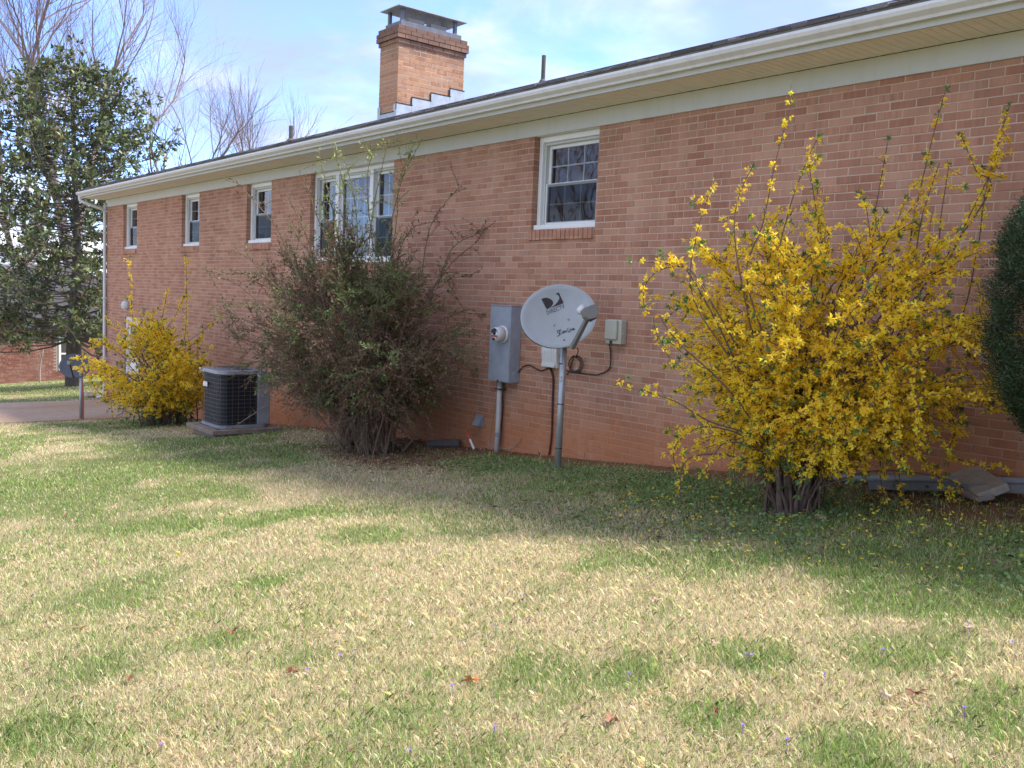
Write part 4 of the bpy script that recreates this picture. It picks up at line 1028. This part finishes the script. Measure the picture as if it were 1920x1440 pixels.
# its gnarled foot
random.seed(5); tr = MB()
for k in range(30):
    a = 2*math.pi*k/30*2.0+random.uniform(-.1, .1); q = .02+.065*random.random(); o = fb+Vector((q*math.cos(a)+.02, q*.85*math.sin(a), -.08)); ln = random.uniform(.28, .60); r_ = random.uniform(.012, .027)
    tr.tube(bend(o, Vector((.30*math.cos(a)-.12, .26*math.sin(a), 1)), ln, 0, 6, .10), [r_*1.2, r_, r_*.85, r_*.7, r_*.6, r_*.5, r_*.35], 6)
for k in range(7):
    a = 2*math.pi*k/7+.4; o = fb+Vector((.05*math.cos(a), .05*math.sin(a), .03)); tr.tube(bend(o, Vector((math.cos(a), math.sin(a), -.12)), random.uniform(.10, .16), .10, 4, .2), [.05, .04, .03, .02, .01], 6)
o = tr.build('trunk', simple('gnarled_bark', (.085, .055, .04), (.19, .135, .105), 16, .95, bump=.8, bscale=45), [q for q in bpy.data.objects if q.name == 'forsythia_shrub'][0], 0, True)
lb = atG(312, 797)
SL = [([(255, 640), (246, 560), (243, 480)], .8), ([(345, 640), (350, 560), (348, 478)], .9), ([(290, 650), (305, 590), (315, 540)], .7), ([(300, 640), (330, 590), (345, 555)], .8),
      ([(200, 690), (165, 668), (128, 676)], .8), ([(190, 740), (165, 705), (140, 690)], .8), ([(330, 660), (380, 620), (410, 590)], .5), ([(220, 760), (208, 740), (212, 790)], .4)]
dl = (lb-Vector(CAM)).dot(Vector(_fw)); SL = [(spx(a, dl-.3), k) for a, k in SL]
forsythia('forsythia_shrub', lb, at(268, 692, dl), (1.85, 1.0, 1.0), 100, 'smaller yellow forsythia shrub beside the air conditioner and the driveway', SL, seed=9, fl=.038, twn=(12, 17), step=.042, basal=.5, dens=.95, lowcut=-.85)

def brown_shrub():
    random.seed(21); base = atG(690, 846); C = at(628, 602, 11.75); ax = (2.5, .97, 1.20)
    root = empty('twiggy_shrub', base, 'big twiggy brown shrub with a few green shoots before the picture window', 'shrub')
    st = MB(); P_ = []; D_ = []; K_ = []
    def deck(pts, t0, step, k):
        P, D, s_ = sites_along(pts, t0, step); P_.append(P); D_.append(D); K_.append(np.full(len(P), k))
    for i in range(140):
        while True:
            u = Vector((random.gauss(0, 1), random.gauss(0, 1), random.gauss(0, 1))).normalized()*random.uniform(.55, 1.0)
            if u.z > -.66: break
        tgt = C+Vector((u.x*ax[0], u.y*ax[1], u.z*ax[2])); a = base+Vector((random.gauss(0, .22), random.gauss(0, .12), -.05))
        ctl = a+Vector((tgt.x-a.x, tgt.y-a.y, 0))*random.uniform(.2, .45)+Vector((0, 0, max(.5, (tgt.z-a.z)*random.uniform(.6, .95))))
        pts = keep_off_wall([Vector(p_) for p_ in bez(np.array(a), np.array(ctl), np.array(tgt), 9)]); r0 = random.uniform(.008, .016)
        st.tube(pts, [r0*(1-.8*k/8)+.0018 for k in range(9)], 5, False); deck(pts, .4, .05, 0)
        for j in range(random.randint(11, 16)):
            t = random.uniform(.25, .98); k = min(int(t*8), 7); o = pts[k].lerp(pts[k+1], t*8-k)
            d_ = (o-C); d_ = Vector((d_.x/ax[0], d_.y/ax[1], d_.z/ax[2])).normalized()*.9+Vector((random.gauss(0, .6), random.gauss(0, .6), random.gauss(.3, .5)))
            g = 1 if random.random() < .25 else 0
            tw = keep_off_wall(bend(o, d_, random.uniform(.2, .6), .03)); st.tube(tw, [.0036, .0032, .0028, .0024, .002, .0015], 4, False); deck(tw, .05, .030, g)
            for q in range(random.randint(4, 6)):
                o2 = tw[random.randint(1, 4)]; t2 = keep_off_wall(bend(o2, (tw[-1]-tw[0]).normalized()+Vector((random.gauss(0, .6), random.gauss(0, .6), random.gauss(.1, .6))), random.uniform(.1, .26), .0, 3))
                st.tube(t2, [.0028, .0024, .002, .0015], 3, False); deck(t2, .0, .026, g)
    SP = [([(655, 480), (650, 400), (640, 330), (622, 268)], 2), ([(690, 480), (700, 390), (715, 320), (728, 262)], 2), ([(720, 470), (742, 380), (760, 320), (792, 262)], 2), ([(670, 470), (668, 400), (655, 330), (640, 288)], 2),
          ([(700, 470), (690, 380), (690, 320), (700, 285)], 2), ([(735, 480), (745, 400), (748, 340), (770, 290)], 2), ([(640, 480), (625, 400), (608, 330), (600, 300)], 2),
          ([(790, 520), (805, 430), (835, 380), (865, 348)], 0), ([(820, 540), (845, 470), (890, 440), (945, 432)], 0), ([(800, 560), (850, 490), (900, 450), (920, 436)], 0), ([(740, 500), (770, 430), (830, 415)], 0),
          ([(560, 520), (520, 430), (470, 370), (440, 335)], 0), ([(600, 500), (560, 410), (530, 350)], 0), ([(640, 500), (600, 420), (575, 350), (560, 320)], 0), ([(520, 540), (460, 480), (410, 470)], 0),
          ([(500, 580), (440, 530), (395, 520)], 0), ([(470, 620), (420, 560), (385, 500)], 0), ([(830, 600), (880, 580), (905, 600)], 0), ([(840, 660), (880, 690), (890, 720)], 1), ([(610, 700), (545, 610), (510, 575)], 2), ([(640, 720), (580, 660), (540, 620)], 2),
          ([(620, 800), (690, 770), (760, 720), (850, 690)], 0), ([(500, 760), (440, 800), (410, 822)], 0)]
    for sp, k in SP:
        pts = keep_off_wall(smoothpts(spx(sp, 11.35), 5)); n = len(pts)
        st.tube(pts, [.006*(1-.75*q/(n-1))+.0015 for q in range(n)], 5, False); deck(pts, .1, .03, k)
        for j in range(int(n*(.9 if k == 2 else .5))):
            o = pts[random.randint(n//5, n-1)]; tw = keep_off_wall(bend(o, Vector((random.gauss(0, 1), random.gauss(0, 1), random.gauss(.7, .6))), random.uniform(.1, .32), .02, 3))
            st.tube(tw, [.003, .0026, .002, .0015], 4, False); deck(tw, .1, .026, k)
    for k in range(22):
        o = base+Vector((random.gauss(0, .2), random.gauss(0, .13), -.06)); st.tube(bend(o, Vector((random.gauss(0, .45), random.gauss(0, .3), 1)), random.uniform(.5, 1.0), .0, 4, .05), [.022, .018, .014, .011, .008], 6)
    st.build('stems', simple('twig_bark', (.135, .085, .06), (.20, .14, .10), 20, .9), root)
    P = np.concatenate(P_); D = np.concatenate(D_); K = np.concatenate(K_); n = len(P)
    keep = rng.random(n) < np.where(K == 0, .92, .98)*np.clip((P[:, 2]-base.z-.35)/.4, .12, 1); P, D, K = P[keep], D[keep], K[keep]; n = len(P)
    olive = fbm(P[:, 0]*1.0+P[:, 1]+7, P[:, 2], 1.5, 4, 3)
    col = np.where((K == 2)[:, None], vary((.33, .43, .13), n, .18), np.where((K == 1)[:, None], vary((.17, .25, .075), n, .2), vary((.20, .13, .07), n, .25)))
    col = np.where(((K == 0) & (olive > .52))[:, None], vary((.135, .165, .06), n, .22), col)
    soup('leaves', leaves(P, D+rng.normal(0, .8, (n, 3)), rng.uniform(.026, .052, n), rng.uniform(.012, .022, n)), 4, col, green_m, root)
brown_shrub()

def yew():
    ctr_ = at(2050, 545, 5.35); cx_, cy_ = ctr_.x, ctr_.y; g0 = gz(cx_, cy_)
    root = empty('yew_shrub', (cx_, cy_, g0), 'dense dark green clipped yew shrub at the right edge of the picture', 'shrub')
    def rad(z): return np.interp(z, [g0, -.90, -.70, -.5, -.36, -.13, .35, .52, .66, .74], [.06, .09, .20, .36, .43, .465, .475, .46, .38, .18])
    MB().lathe([(float(rad(z))*.66+.01, z) for z in np.linspace(g0-.05, .70, 16)], 20, Matrix.Translation((cx_, cy_, 0))).build('shade_core', simple('yew_inner', (.012, .018, .010), (.02, .022, .014), 30, .95), root)  # smooth solid core; the shrub's inner shade is put into its dark colour
    n = 24000; z = rng.uniform(-.95, .74, n); t = rng.uniform(0, 2*np.pi, n); lump = 1+.05*np.sin(t*5+z*7)+.42*(vnoise(t*3, z*7, 1.0, 3)-.5)+.12*(rng.random(n) < .06)
    r_ = rad(z)*rng.uniform(.62, 1.0, n)**.5*lump
    P = np.stack([cx_+r_*np.cos(t), cy_+r_*np.sin(t), z], 1); D = unit(np.stack([np.cos(t), np.sin(t), np.full(n, .75)], 1)+rng.normal(0, .35, (n, 3)))
    sh = rng.random(n) < .05; D[sh & (z > .3)] = unit(D[sh & (z > .3)]*.3+np.array((0, 0, 1.0))); P[sh] += D[sh]*rng.uniform(.02, .10, (sh.sum(), 1))
    Q = []; Cc_ = []
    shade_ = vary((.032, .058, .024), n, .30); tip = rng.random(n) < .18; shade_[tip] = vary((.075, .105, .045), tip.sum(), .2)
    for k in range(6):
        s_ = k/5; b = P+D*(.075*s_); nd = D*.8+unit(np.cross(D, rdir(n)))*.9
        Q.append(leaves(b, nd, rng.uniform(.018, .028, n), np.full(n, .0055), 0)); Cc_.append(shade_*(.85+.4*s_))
    soup('needles', np.concatenate(Q), 4, np.concatenate(Cc_), needle_m, root)
yew()

# ------------------------------------------------------------------ trees
def grow(mbx, p_, d_, ln, r_, lvl, mx, spread, upb, tips, rs, kids=(2, 3)):
    n = 4 if lvl < 3 else 3; pts = [p_.copy()]; q = p_.copy(); dd_ = d_.copy()
    for k in range(n):
        dd_ = (dd_+Vector((rs.gauss(0, .09), rs.gauss(0, .09), rs.gauss(0, .07)+upb*.12))).normalized(); q = q+dd_*(ln/n); pts.append(q.copy())
    r1 = r_*.66
    mbx.tube(pts, [r_+(r1-r_)*k/n for k in range(n+1)], 7 if lvl == 0 else (5 if lvl < 3 else 3), False)
    if lvl >= mx: tips.append((pts[-1], dd_)); return
    for k in range(rs.randint(*kids)+(1 if lvl >= 2 else 0)):
        i = n if k == 0 else rs.randint(max(1, n-2), n); ax_ = dd_.orthogonal(); ax_.rotate(Matrix.Rotation(rs.uniform(0, 6.28), 3, dd_))
        an = spread*rs.uniform(.45, 1.15)*(.55 if k == 0 else 1); nd = (dd_*math.cos(an)+ax_*math.sin(an)).normalized()
        grow(mbx, pts[i], nd, ln*rs.uniform(.62, .86), r1*(.92 if k == 0 else rs.uniform(.5, .75)), lvl+1, mx, spread, upb, tips, rs, kids)
def bare_tree(name, base, H, label, seed, m=barkg_m, spread=.55, upb=.5, mx=6, trunk=.28, tr_r=.02, kids=(2, 3), twig=True):
    rs = random.Random(seed); root = empty(name, base, label, 'tree'); t = MB(); tips = []
    tk = [base+Vector((0, 0, -.2)), base+Vector((rs.gauss(0, .05)*H*.1, rs.gauss(0, .05)*H*.1, H*trunk*.5)), base+Vector((rs.gauss(0, .1)*H*.1, rs.gauss(0, .1)*H*.1, H*trunk))]
    t.tube(smoothpts(tk, 4), [H*tr_r*(1.15-.35*k/8) for k in range(9)], 9); t.build('trunk', m, root, 0, True)
    c = MB()
    for k in range(rs.randint(3, 4)):
        a = 6.28*k/3.5+rs.uniform(-.4, .4); grow(c, tk[-1]-Vector((0, 0, .1)), Vector((math.cos(a)*.42, math.sin(a)*.42, 1)).normalized(), H*(1-trunk)/2.9, H*tr_r*.55, 1, mx, spread, upb, tips, rs, kids)
    c.build('branches', m, root); return root
def tree_at(px, py_top, dep, **k):
    g = at(px, 640, dep); z0 = gz(g.x, g.y); top = at(px, py_top, dep); return bare_tree(base=Vector((g.x, g.y, z0)), H=top.z-z0, **k)
tree_at(130, -130, 46, name='bare_tree', label='tall leafless tree with spreading limbs behind the magnolia', seed=4, spread=.50, mx=7, trunk=.24, tr_r=.021)
tree_at(20, -20, 60, name='bare_tree', label='slender leafless tree at the left edge of the picture', seed=8, spread=.42, mx=7, trunk=.25, tr_r=.016)
tree_at(356, 158, 62, name='bare_tree', label='leafless tree with fine twigs rising over the roof right of the magnolia', seed=12, spread=.52, mx=7, trunk=.45, tr_r=.014)
tree_at(312, 178, 50, name='bare_tree', label='dark sparse leafless tree beside the magnolia crown', seed=15, m=barkd_m, spread=.5, mx=4, trunk=.5, tr_r=.012)
tree_at(490, 182, 66, name='bare_tree', label='small leafless treetop above the roof left of the vent pipe', seed=19, spread=.30, mx=6, trunk=.55, tr_r=.012)
# the trees across the lawn that the windows mirror
bt = bare_tree('bare_tree', G(-31, -22), 15, 'leafless tree left of the camera, seen as a reflection in the single window', 31, spread=.5, mx=6, trunk=.2, tr_r=.016)
for k, (xx, yy, rz, lab) in enumerate(((-42, -31, 1.3, 'farther leafless tree left of the camera, seen only as a reflection'), (-29, -13.5, 2.6, 'leafless tree nearest the driveway, seen only mirrored in the picture window'), (-50, -38, 4.0, 'farthest leafless tree left of the camera, seen only as a reflection'), (-40, -17, .6, 'leafless tree behind the others, seen only mirrored in the picture window'))):
    o = bt.copy(); COL.objects.link(o); o.location = G(xx, yy); o.rotation_euler.z = rz; o['label'] = lab
    for ch in bt.children: c = ch.copy(); COL.objects.link(c); c.parent = o
sp_b = atX(75, 716, -41.5)
sap = bare_tree('sapling', sp_b, 2.7, 'thin pale leafless sapling before the neighbouring brick house', 41, barkp_m, .5, .3, 4, .38, .012, (2, 2))

def magnolia():
    random.seed(2); dep = 31.5; g = at(138, 680, dep); base = Vector((g.x, g.y, gz(g.x, g.y)))
    root = empty('magnolia_tree', base, 'broad evergreen magnolia with glossy leaves beside the house corner', 'tree')
    topz = at(120, 112, dep).z; z0 = at(150, 655, dep).z; Hc = topz-z0
    t = MB(); tk = smoothpts([base+Vector((0, 0, -.3)), base+Vector((.05, 0, 2.0)), base+Vector((0, .1, 5)), Vector((base.x-.3, base.y, topz-.8))], 5)
    t.tube(tk, [.30*(1-.88*k/(len(tk)-1)) for k in range(len(tk))], 9); t.build('trunk', barkd_m, root, 0, True)
    b = MB(); P = []; D = []
    nb = 285
    for i in range(nb):
        f = (i+.5)/nb; f = f**.9; z = z0+Hc*(f*.97)
        rad = np.interp(f, [0, .08, .25, .45, .65, .82, .94, 1], [3.6, 4.6, 4.8, 4.3, 3.5, 2.6, 1.7, .5])*random.uniform(.45, 1.12)
        a = i*2.39996+random.uniform(-.3, .3); zi = max(base.z+1.6, z-rad*.12)
        k = np.interp(zi, [q.z for q in tk], range(len(tk))); ii = int(min(k, len(tk)-2)); o = tk[ii].lerp(tk[ii+1], k-ii)
        tgt = Vector((base.x+rad*math.cos(a), base.y+rad*math.sin(a), z+random.uniform(-.2, .25)))
        pts = [Vector(q) for q in bez(np.array(o), np.array(o.lerp(tgt, .5)+Vector((random.gauss(0, .3), random.gauss(0, .3), random.uniform(-.3, .12)*rad))), np.array(tgt), 7)]
        b.tube(pts, [.026*(1-.8*q/6)*(.5+rad/5) for q in range(7)], 4, False)
        for j in range(int(4+rad*2.5)):
            tt = random.uniform(.35, 1.0) if j else 1.0; q = pts[min(int(tt*6), 5)].lerp(pts[min(int(tt*6)+1, 6)], tt*6-int(tt*6)) if tt < 1 else pts[-1]
            d_ = ((tgt-o).normalized()*.6+Vector((random.gauss(0, .5), random.gauss(0, .5), random.gauss(.35, .4)))).normalized()
            e = q+d_*random.uniform(.2, .65)*(1 if j else .1); b.tube([q, e], [.012, .007], 3, False); P.append(tuple(e)); D.append(tuple(d_))
    b.build('branches', barkd_m, root)
    P = np.array(P); D = np.array(D); n = len(P); m_ = 8
    PP = np.repeat(P, m_, 0)+rng.normal(0, .05, (n*m_, 3)); DD = np.repeat(D, m_, 0); N_ = len(PP)
    dirs = DD*.55+unit(np.cross(DD, rdir(N_)))*rng.uniform(.5, 1.1, (N_, 1))
    col = vary((.095, .130, .048), N_, .32); y = rng.random(N_); col[y < .22] = vary((.20, .22, .085), (y < .22).sum(), .2); col[y > .93] = vary((.17, .11, .05), (y > .93).sum(), .2)
    soup('leaves', leaves(PP, dirs, rng.uniform(.14, .25, N_), rng.uniform(.06, .095, N_), .3), 4, col, magn_m, root)
magnolia()

# ------------------------------------------------------------------ neighbouring house down the slope
NX = -45.0
nh = empty('neighbour_house', (NX, 4, -4.9), 'dark red brick house down the slope seen under the magnolia', 'house')
nbr = brickmat('red_brick', 1, (1, 1, 1), False, False, [(0, (.15, .04, .025)), (.3, (.19, .05, .03)), (.6, (.22, .062, .036)), (.85, (.12, .038, .026)), (1, (.26, .085, .05))])
nmo = mortar('grey_mortar', False, (.40, .33, .27))
y0n, y1n = -9.0, 12.0; zt_n = atX(20, 598, NX).z; zb_n = -6.2
wl = MB().box(NX-.3, NX-.012, y0n, y1n, zb_n, zt_n).build('wall', nmo, nh)
wa, wb = atX(110, 632, NX), atX(143, 694, NX)
V = []
for rI in range(int((zt_n-zb_n)/BC)):
    z1 = zt_n-rI*BC; z0_ = z1-BC+.011
    if z1 < -5.3: break
    off = .5*BL if rI % 2 else 0; k = math.floor((-6+off)/BL)
    while k*BL-off < 8:
        p0_, p1_ = k*BL-off+.005, (k+1)*BL-off-.005; k += 1
        if z1 > wb.z and z0_ < wa.z:
            if p1_ > wa.y and p0_ < wb.y: continue
        bb = [(NX, p0_, z0_), (NX, p1_, z0_), (NX, p1_, z1), (NX, p0_, z1)]; V.append(bb); V.append([(NX, p0_, z1), (NX, p1_, z1), (NX-.012, p1_, z1), (NX-.012, p0_, z1)]); V.append([(NX, p0_, z0_), (NX, p0_, z1), (NX-.012, p0_, z1), (NX-.012, p0_, z0_)])
tag(soup('courses_of_brick', np.array(V), 4, None, nbr, wl), kind='stuff')
MB().box(NX-.29, NX-.02, wa.y, wb.y, wb.z, wa.z).build('dark_room', darkm, nh)
wf = MB()
for (ya, yb, za, zb) in ((wa.y, wa.y+.09, wb.z, wa.z), (wb.y-.09, wb.y, wb.z, wa.z), (wa.y+.09, wb.y-.09, wa.z-.1, wa.z), (wa.y+.09, wb.y-.09, wb.z, wb.z+.08), (wa.y+.09, wb.y-.09, (wa.z+wb.z)/2-.03, (wa.z+wb.z)/2+.04)): wf.box(NX-.02, NX+.03, ya, yb, za, zb)
wfo = wf.build('window', white_m, nh)
for za, zb in (((wa.z+wb.z)/2+.04, wa.z-.1), (wb.z+.08, (wa.z+wb.z)/2-.03)):
    MB().add([(NX-.005, wa.y+.09, za), (NX-.005, wb.y-.09, za), (NX-.005, wb.y-.09, zb), (NX-.005, wa.y+.09, zb)], [(0, 1, 2, 3)]).build('pane', glass_m, wfo, recalc=False)
MB().box(NX-.016, NX-.010, wa.y+.1, wb.y-.1, (wa.z+wb.z)/2+.05, wa.z-.1).build('blind', pale_m, wfo)
va, vb = atX(44, 598, NX), atX(63, 617, NX)
lv = MB().box(NX-.01, NX+.02, va.y, vb.y, vb.z, va.z).build('louvre', acgrey_m, nh)
for k in range(5): zq = vb.z+(va.z-vb.z)*(k+.3)/5; MB().box(NX+.021, NX+.045, va.y+.03, vb.y-.03, zq, zq+.03).build('louvre_slat', pale_m, lv)
rfn = MB(); zr = zt_n+.25
rfn.prism([(y0n-.5, zt_n+.02), (y1n+.5, zt_n+.02), (y1n+.5, zr), ((y0n+y1n)/2+2, zr+2.2), (y0n-.5, zr)], NX-12, NX+.45, lambda xx, p_: (xx, p_[0], p_[1]))
rfn.build('roof', simple('neighbour_shingle', (.15, .145, .15), (.10, .10, .105), 12, .95), nh)
MB().box(NX+.05, NX+.5, -9, 12, gz(NX+.3, 0)-.4, gz(NX+.3, -2)+.10).build('footing', simple('pale_footing', (.50, .46, .40), None, 6, .9), nh)

# ------------------------------------------------------------------ lawn growth
def lawn():
    P = []; W = []
    bands = [(1.9, 3.0, 13000), (3.0, 4.2, 14000), (4.2, 6.0, 8500), (6.0, 8.5, 4500), (8.5, 12, 2000), (12, 17, 900), (17, 24, 500), (24, 44, 160)]
    az0 = math.atan2(_fw[0], _fw[1])
    for r0, r1, dn_ in bands:
        half = R(35); area = half*(r1*r1-r0*r0); n = int(area*dn_)
        r_ = np.sqrt(rng.uniform(r0*r0, r1*r1, n)); a = az0+rng.uniform(-half, half, n)
        x = r_*np.sin(a); y = -DIST+r_*np.cos(a); ok = ~((x > -24.5) & (y > -.04)) & ~((x < -20.33) & (x > -24.27)) & (x > NX+.6)
        ok &= ~((x > ax0-.12) & (x < ax1+.12) & (y > ay0-.14) & (y < ay1+.1))
        ok &= rng.random(n) > clay_map(x, y)*.93
        P.append(np.stack([x[ok], y[ok]], 1)); W.append(r_[ok])
    P = np.concatenate(P); dist = np.concatenate(W); n = len(P)
    s_ = straw_map(P[:, 0], P[:, 1]); s_ = np.where(P[:, 0] < -24, s_*.25, s_)
    near = sst(P[:, 1], -1.5, -.7)*sst(P[:, 0], -11, -8.5); s_ = s_*(1-.75*near)
    s_ = s_*(1-.30*sst(-P[:, 1], 3.4, 5.0)); band = sst(P[:, 1], -3.4, -2.4)*sst(-P[:, 1], 1.2, 1.8)*sst(P[:, 0], -10, -8)*sst(-P[:, 0], 2.5, 4.0); s_ = np.maximum(s_, .78*band)
    fine = vnoise(P[:, 0], P[:, 1], 9, 77)*.5+vnoise(P[:, 0], P[:, 1], 4, 78)*.5; s_ = np.clip(s_+(fine-.5)*.9, 0, 1)
    straw = rng.random(n) < (.15+.72*s_)
    h = np.where(straw, rng.uniform(.016, .042, n), rng.uniform(.020, .046, n))*(1+.5*(fbm(P[:, 0], P[:, 1], 1.3, 31, 2)-.5))
    lean = np.where(straw, rng.uniform(.1, 1.1, n)+(rng.random(n) < .25)*rng.uniform(0, .6, n), rng.uniform(.1, .8, n)); ph = rng.uniform(0, 2*np.pi, n)
    ex = np.stack([np.cos(ph), np.sin(ph), np.zeros(n)], 1); side = np.stack([-np.sin(ph+rng.normal(0, .5, n)), np.cos(ph+rng.normal(0, .5, n)), np.zeros(n)], 1)
    wd = np.maximum(np.where(straw, .0020, .0021), dist*.00052)*rng.uniform(.7, 1.3, n)
    z = ground(P[:, 0], P[:, 1]); B = np.concatenate([P, (z-.003)[:, None]], 1); h_ = h[:, None]
    mid = B+ex*(lean*.42)[:, None]*h_+np.array((0, 0, .62))*h_; tip = B+ex*(lean)[:, None]*h_+np.array((0, 0, 1.0))*h_*np.clip(1.15-.35*lean, .45, 1)[:, None]
    w_ = wd[:, None]*.5; V_ = np.stack([B-side*w_, B+side*w_, mid+side*w_*.85, tip, mid-side*w_*.85], 1)
    cs = vary((.88, .75, .51), n, .18); cs2 = vary((.72, .64, .37), n, .18); u = rng.random(n); cs[u < .35] = cs2[u < .35]
    cg = vary((.27, .42, .11), n, .22); cg2 = vary((.48, .57, .21), n, .2); cg[u < .4] = cg2[u < .4]
    tag(soup('lawn_grass', V_, 5, np.where(straw[:, None], cs, cg), grass_m), 'short mown lawn of mixed straw and green grass', 'grass', kind='stuff')
lawn()
def ground_cover():
    n = 42000; x = rng.uniform(-8.5, -.6, n); y = rng.uniform(-3.4, -.10, n)
    m_ = sst(fbm(x, y, 1.1, 51, 4), .42, .60)*sst(-y, .35, .8)*sst(y, -2.8, -1.9)*sst(x, -6.2, -4.6)
    m_ = np.maximum(m_, .9*sst(y, -1.35, -.9)*sst(-y, .3, .55)*(x < -5))
    ok = rng.random(n) < m_*(.9-.5*clay_map(x, y)); x, y = x[ok], y[ok]; n = len(x)
    P = np.stack([x, y, ground(x, y)+rng.uniform(.004, .05, n)], 1); D = rng.normal(0, 1, (n, 3)); D[:, 2] = np.abs(D[:, 2])*.35
    tag(soup('ground_cover', leaves(P, D, rng.uniform(.018, .036, n), rng.uniform(.012, .024, n), .2), 4, vary((.19, .29, .105), n, .26), green_m), 'low leafy green weeds spreading under the large forsythia', 'ground cover', kind='stuff')
    n = 620; a = rng.uniform(0, 6.28, n); r_ = np.sqrt(rng.random(n))*1.35; x = fb.x+.35+r_*np.cos(a)*1.4; y = np.minimum(fb.y-.15+r_*np.sin(a)*.75, -.15)
    P = np.stack([x, y, ground(x, y)+rng.uniform(.02, .06, n)], 1); D = rng.normal(0, 1, (n, 3)); D[:, 2] *= .3
    tag(soup('fallen_petals', leaves(P, D, rng.uniform(.018, .036, n), rng.uniform(.010, .017, n), .2), 4, vary((1.0, .76, .08), n, .1), flower_m), 'yellow petals fallen on the ground under the large forsythia', 'petals', kind='stuff')
    # twigs and dead leaf litter on the bare soil
    n = 2600; x = np.concatenate([rng.normal(-9.7, 1.1, n//2), rng.uniform(-6, -1.5, n-n//2)]); y = np.concatenate([rng.normal(-1.0, .45, n//2), rng.uniform(-2.4, -.1, n-n//2)]); y = np.minimum(y, -.06)
    P = np.stack([x, y, ground(x, y)+rng.uniform(.003, .03, n)], 1); D = rng.normal(0, 1, (n, 3)); D[:, 2] *= .15
    tag(soup('leaf_litter', leaves(P, D, rng.uniform(.02, .09, n), rng.uniform(.006, .02, n), .3), 4, vary((.20, .125, .075), n, .35), green_m), 'dry leaf and twig litter on the soil under the shrubs', 'leaf litter', kind='stuff')
ground_cover()

def dead_leaf(px, py, s_, m, label, seed, group=None):
    rs = random.Random(seed); p_ = atG(px, py)+Vector((0, 0, .03)); lobes = 7; vs = [Vector((0, 0, 0))]; k = lobes*2
    for i in range(k):
        a = 2*math.pi*i/k; r_ = s_*(1.0 if i % 2 == 0 else .5)*rs.uniform(.75, 1.15)*(1.25 if i in (0, k//2) else 1)
        vs.append(Vector((r_*math.cos(a)*1.25, r_*math.sin(a)*.8, .35*s_*math.sin(a*2+seed)+rs.uniform(-.1, .2)*s_)))
    q = Matrix.Translation(p_) @ Matrix.Rotation(rs.uniform(0, 6.28), 4, 'Z') @ Matrix.Rotation(rs.uniform(-.5, .5), 4, 'X') @ Matrix.Rotation(rs.uniform(-.4, .4), 4, 'Y')
    o = MB().add([q @ v for v in vs], [(0, i+1, (i+1) % k+1) for i in range(k)]); o.tube([q @ Vector((-s_*1.9, 0, .05*s_)), q @ Vector((s_*.8, 0, .06*s_))], .0016, 4)
    tag(o.build('dead_leaf', m), label, 'leaf', group)
for i, (a, b, s_) in enumerate(((436, 1193, .045), (548, 1270, .036), (243, 1282, .036), (123, 974, .04), (150, 1188, .03), (1713, 1313, .04), (1410, 965, .03), (310, 957, .035), (1341, 1345, .03))):
    dead_leaf(a, b, s_*.72, deadleaf_m, 'curled brown oak leaf lying in the lawn', 60+i, 'brown oak leaves in the lawn')
dead_leaf(884, 1287, .034, simple('orange_leaf', (.55, .25, .08), (.42, .18, .06), 20, .8), 'orange dead leaf near the middle of the lawn', 81)
dead_leaf(1147, 1362, .036, simple('rusty_leaf', (.40, .20, .11), (.30, .15, .09), 20, .8), 'rusty dead leaf low in the right half of the lawn', 82)
for i, (a, b) in enumerate(((1660, 1317), (1815, 1185), (1340, 1218), (1225, 1135))): dead_leaf(a, b, .026, straw_leaf_m, 'bleached tan dead leaf lying in the lawn', 90+i, 'bleached leaves in the lawn')
vm = None
for i, (a, b) in enumerate(((302, 1420), (664, 1243), (637, 1249), (930, 1196), (848, 1307), (925, 1388), (1390, 1386), (1475, 1414), (1808, 1353), (1398, 1247), (1406, 1250), (1895, 1226), (1815, 1192), (1180, 1284), (768, 1432), (815, 1046), (980, 1133), (1656, 1240), (1545, 1285), (575, 1275))):
    p_ = atG(a, b)
    if vm is None:
        q = MB(); q.tube([(0, 0, 0), (.004, 0, .05)], .0012, 4)
        for k in range(5):
            t = 2*math.pi*k/5; d_ = Vector((math.cos(t), math.sin(t), .5)); s2 = Vector((-math.sin(t), math.cos(t), 0)); c = Vector((.004, 0, .05))
            q.add([c, c+d_*.005+s2*.004, c+d_*.010, c+d_*.005-s2*.004], [(0, 1, 2, 3)])
        o = q.build('violet', violet_m); vm = o
    else: o = vm.copy(); COL.objects.link(o)
    o.location = p_; o.rotation_euler.z = i*1.3; tag(o, 'tiny purple violet flower in the lawn', 'flower', 'violets in the lawn')
dy = atG(334, 1048); tag(MB().tube([dy, dy+Vector((0, 0, .045))], .0015, 4).lathe([(.004, 0), (.014, .008), (.012, .013), (.004, .015)], 10, Matrix.Translation(dy+Vector((0, 0, .042)))).build('dandelion', simple('dandelion_yellow', (.85, .62, .03), None, 30, .6)), 'single yellow dandelion flower in the left of the lawn', 'flower')
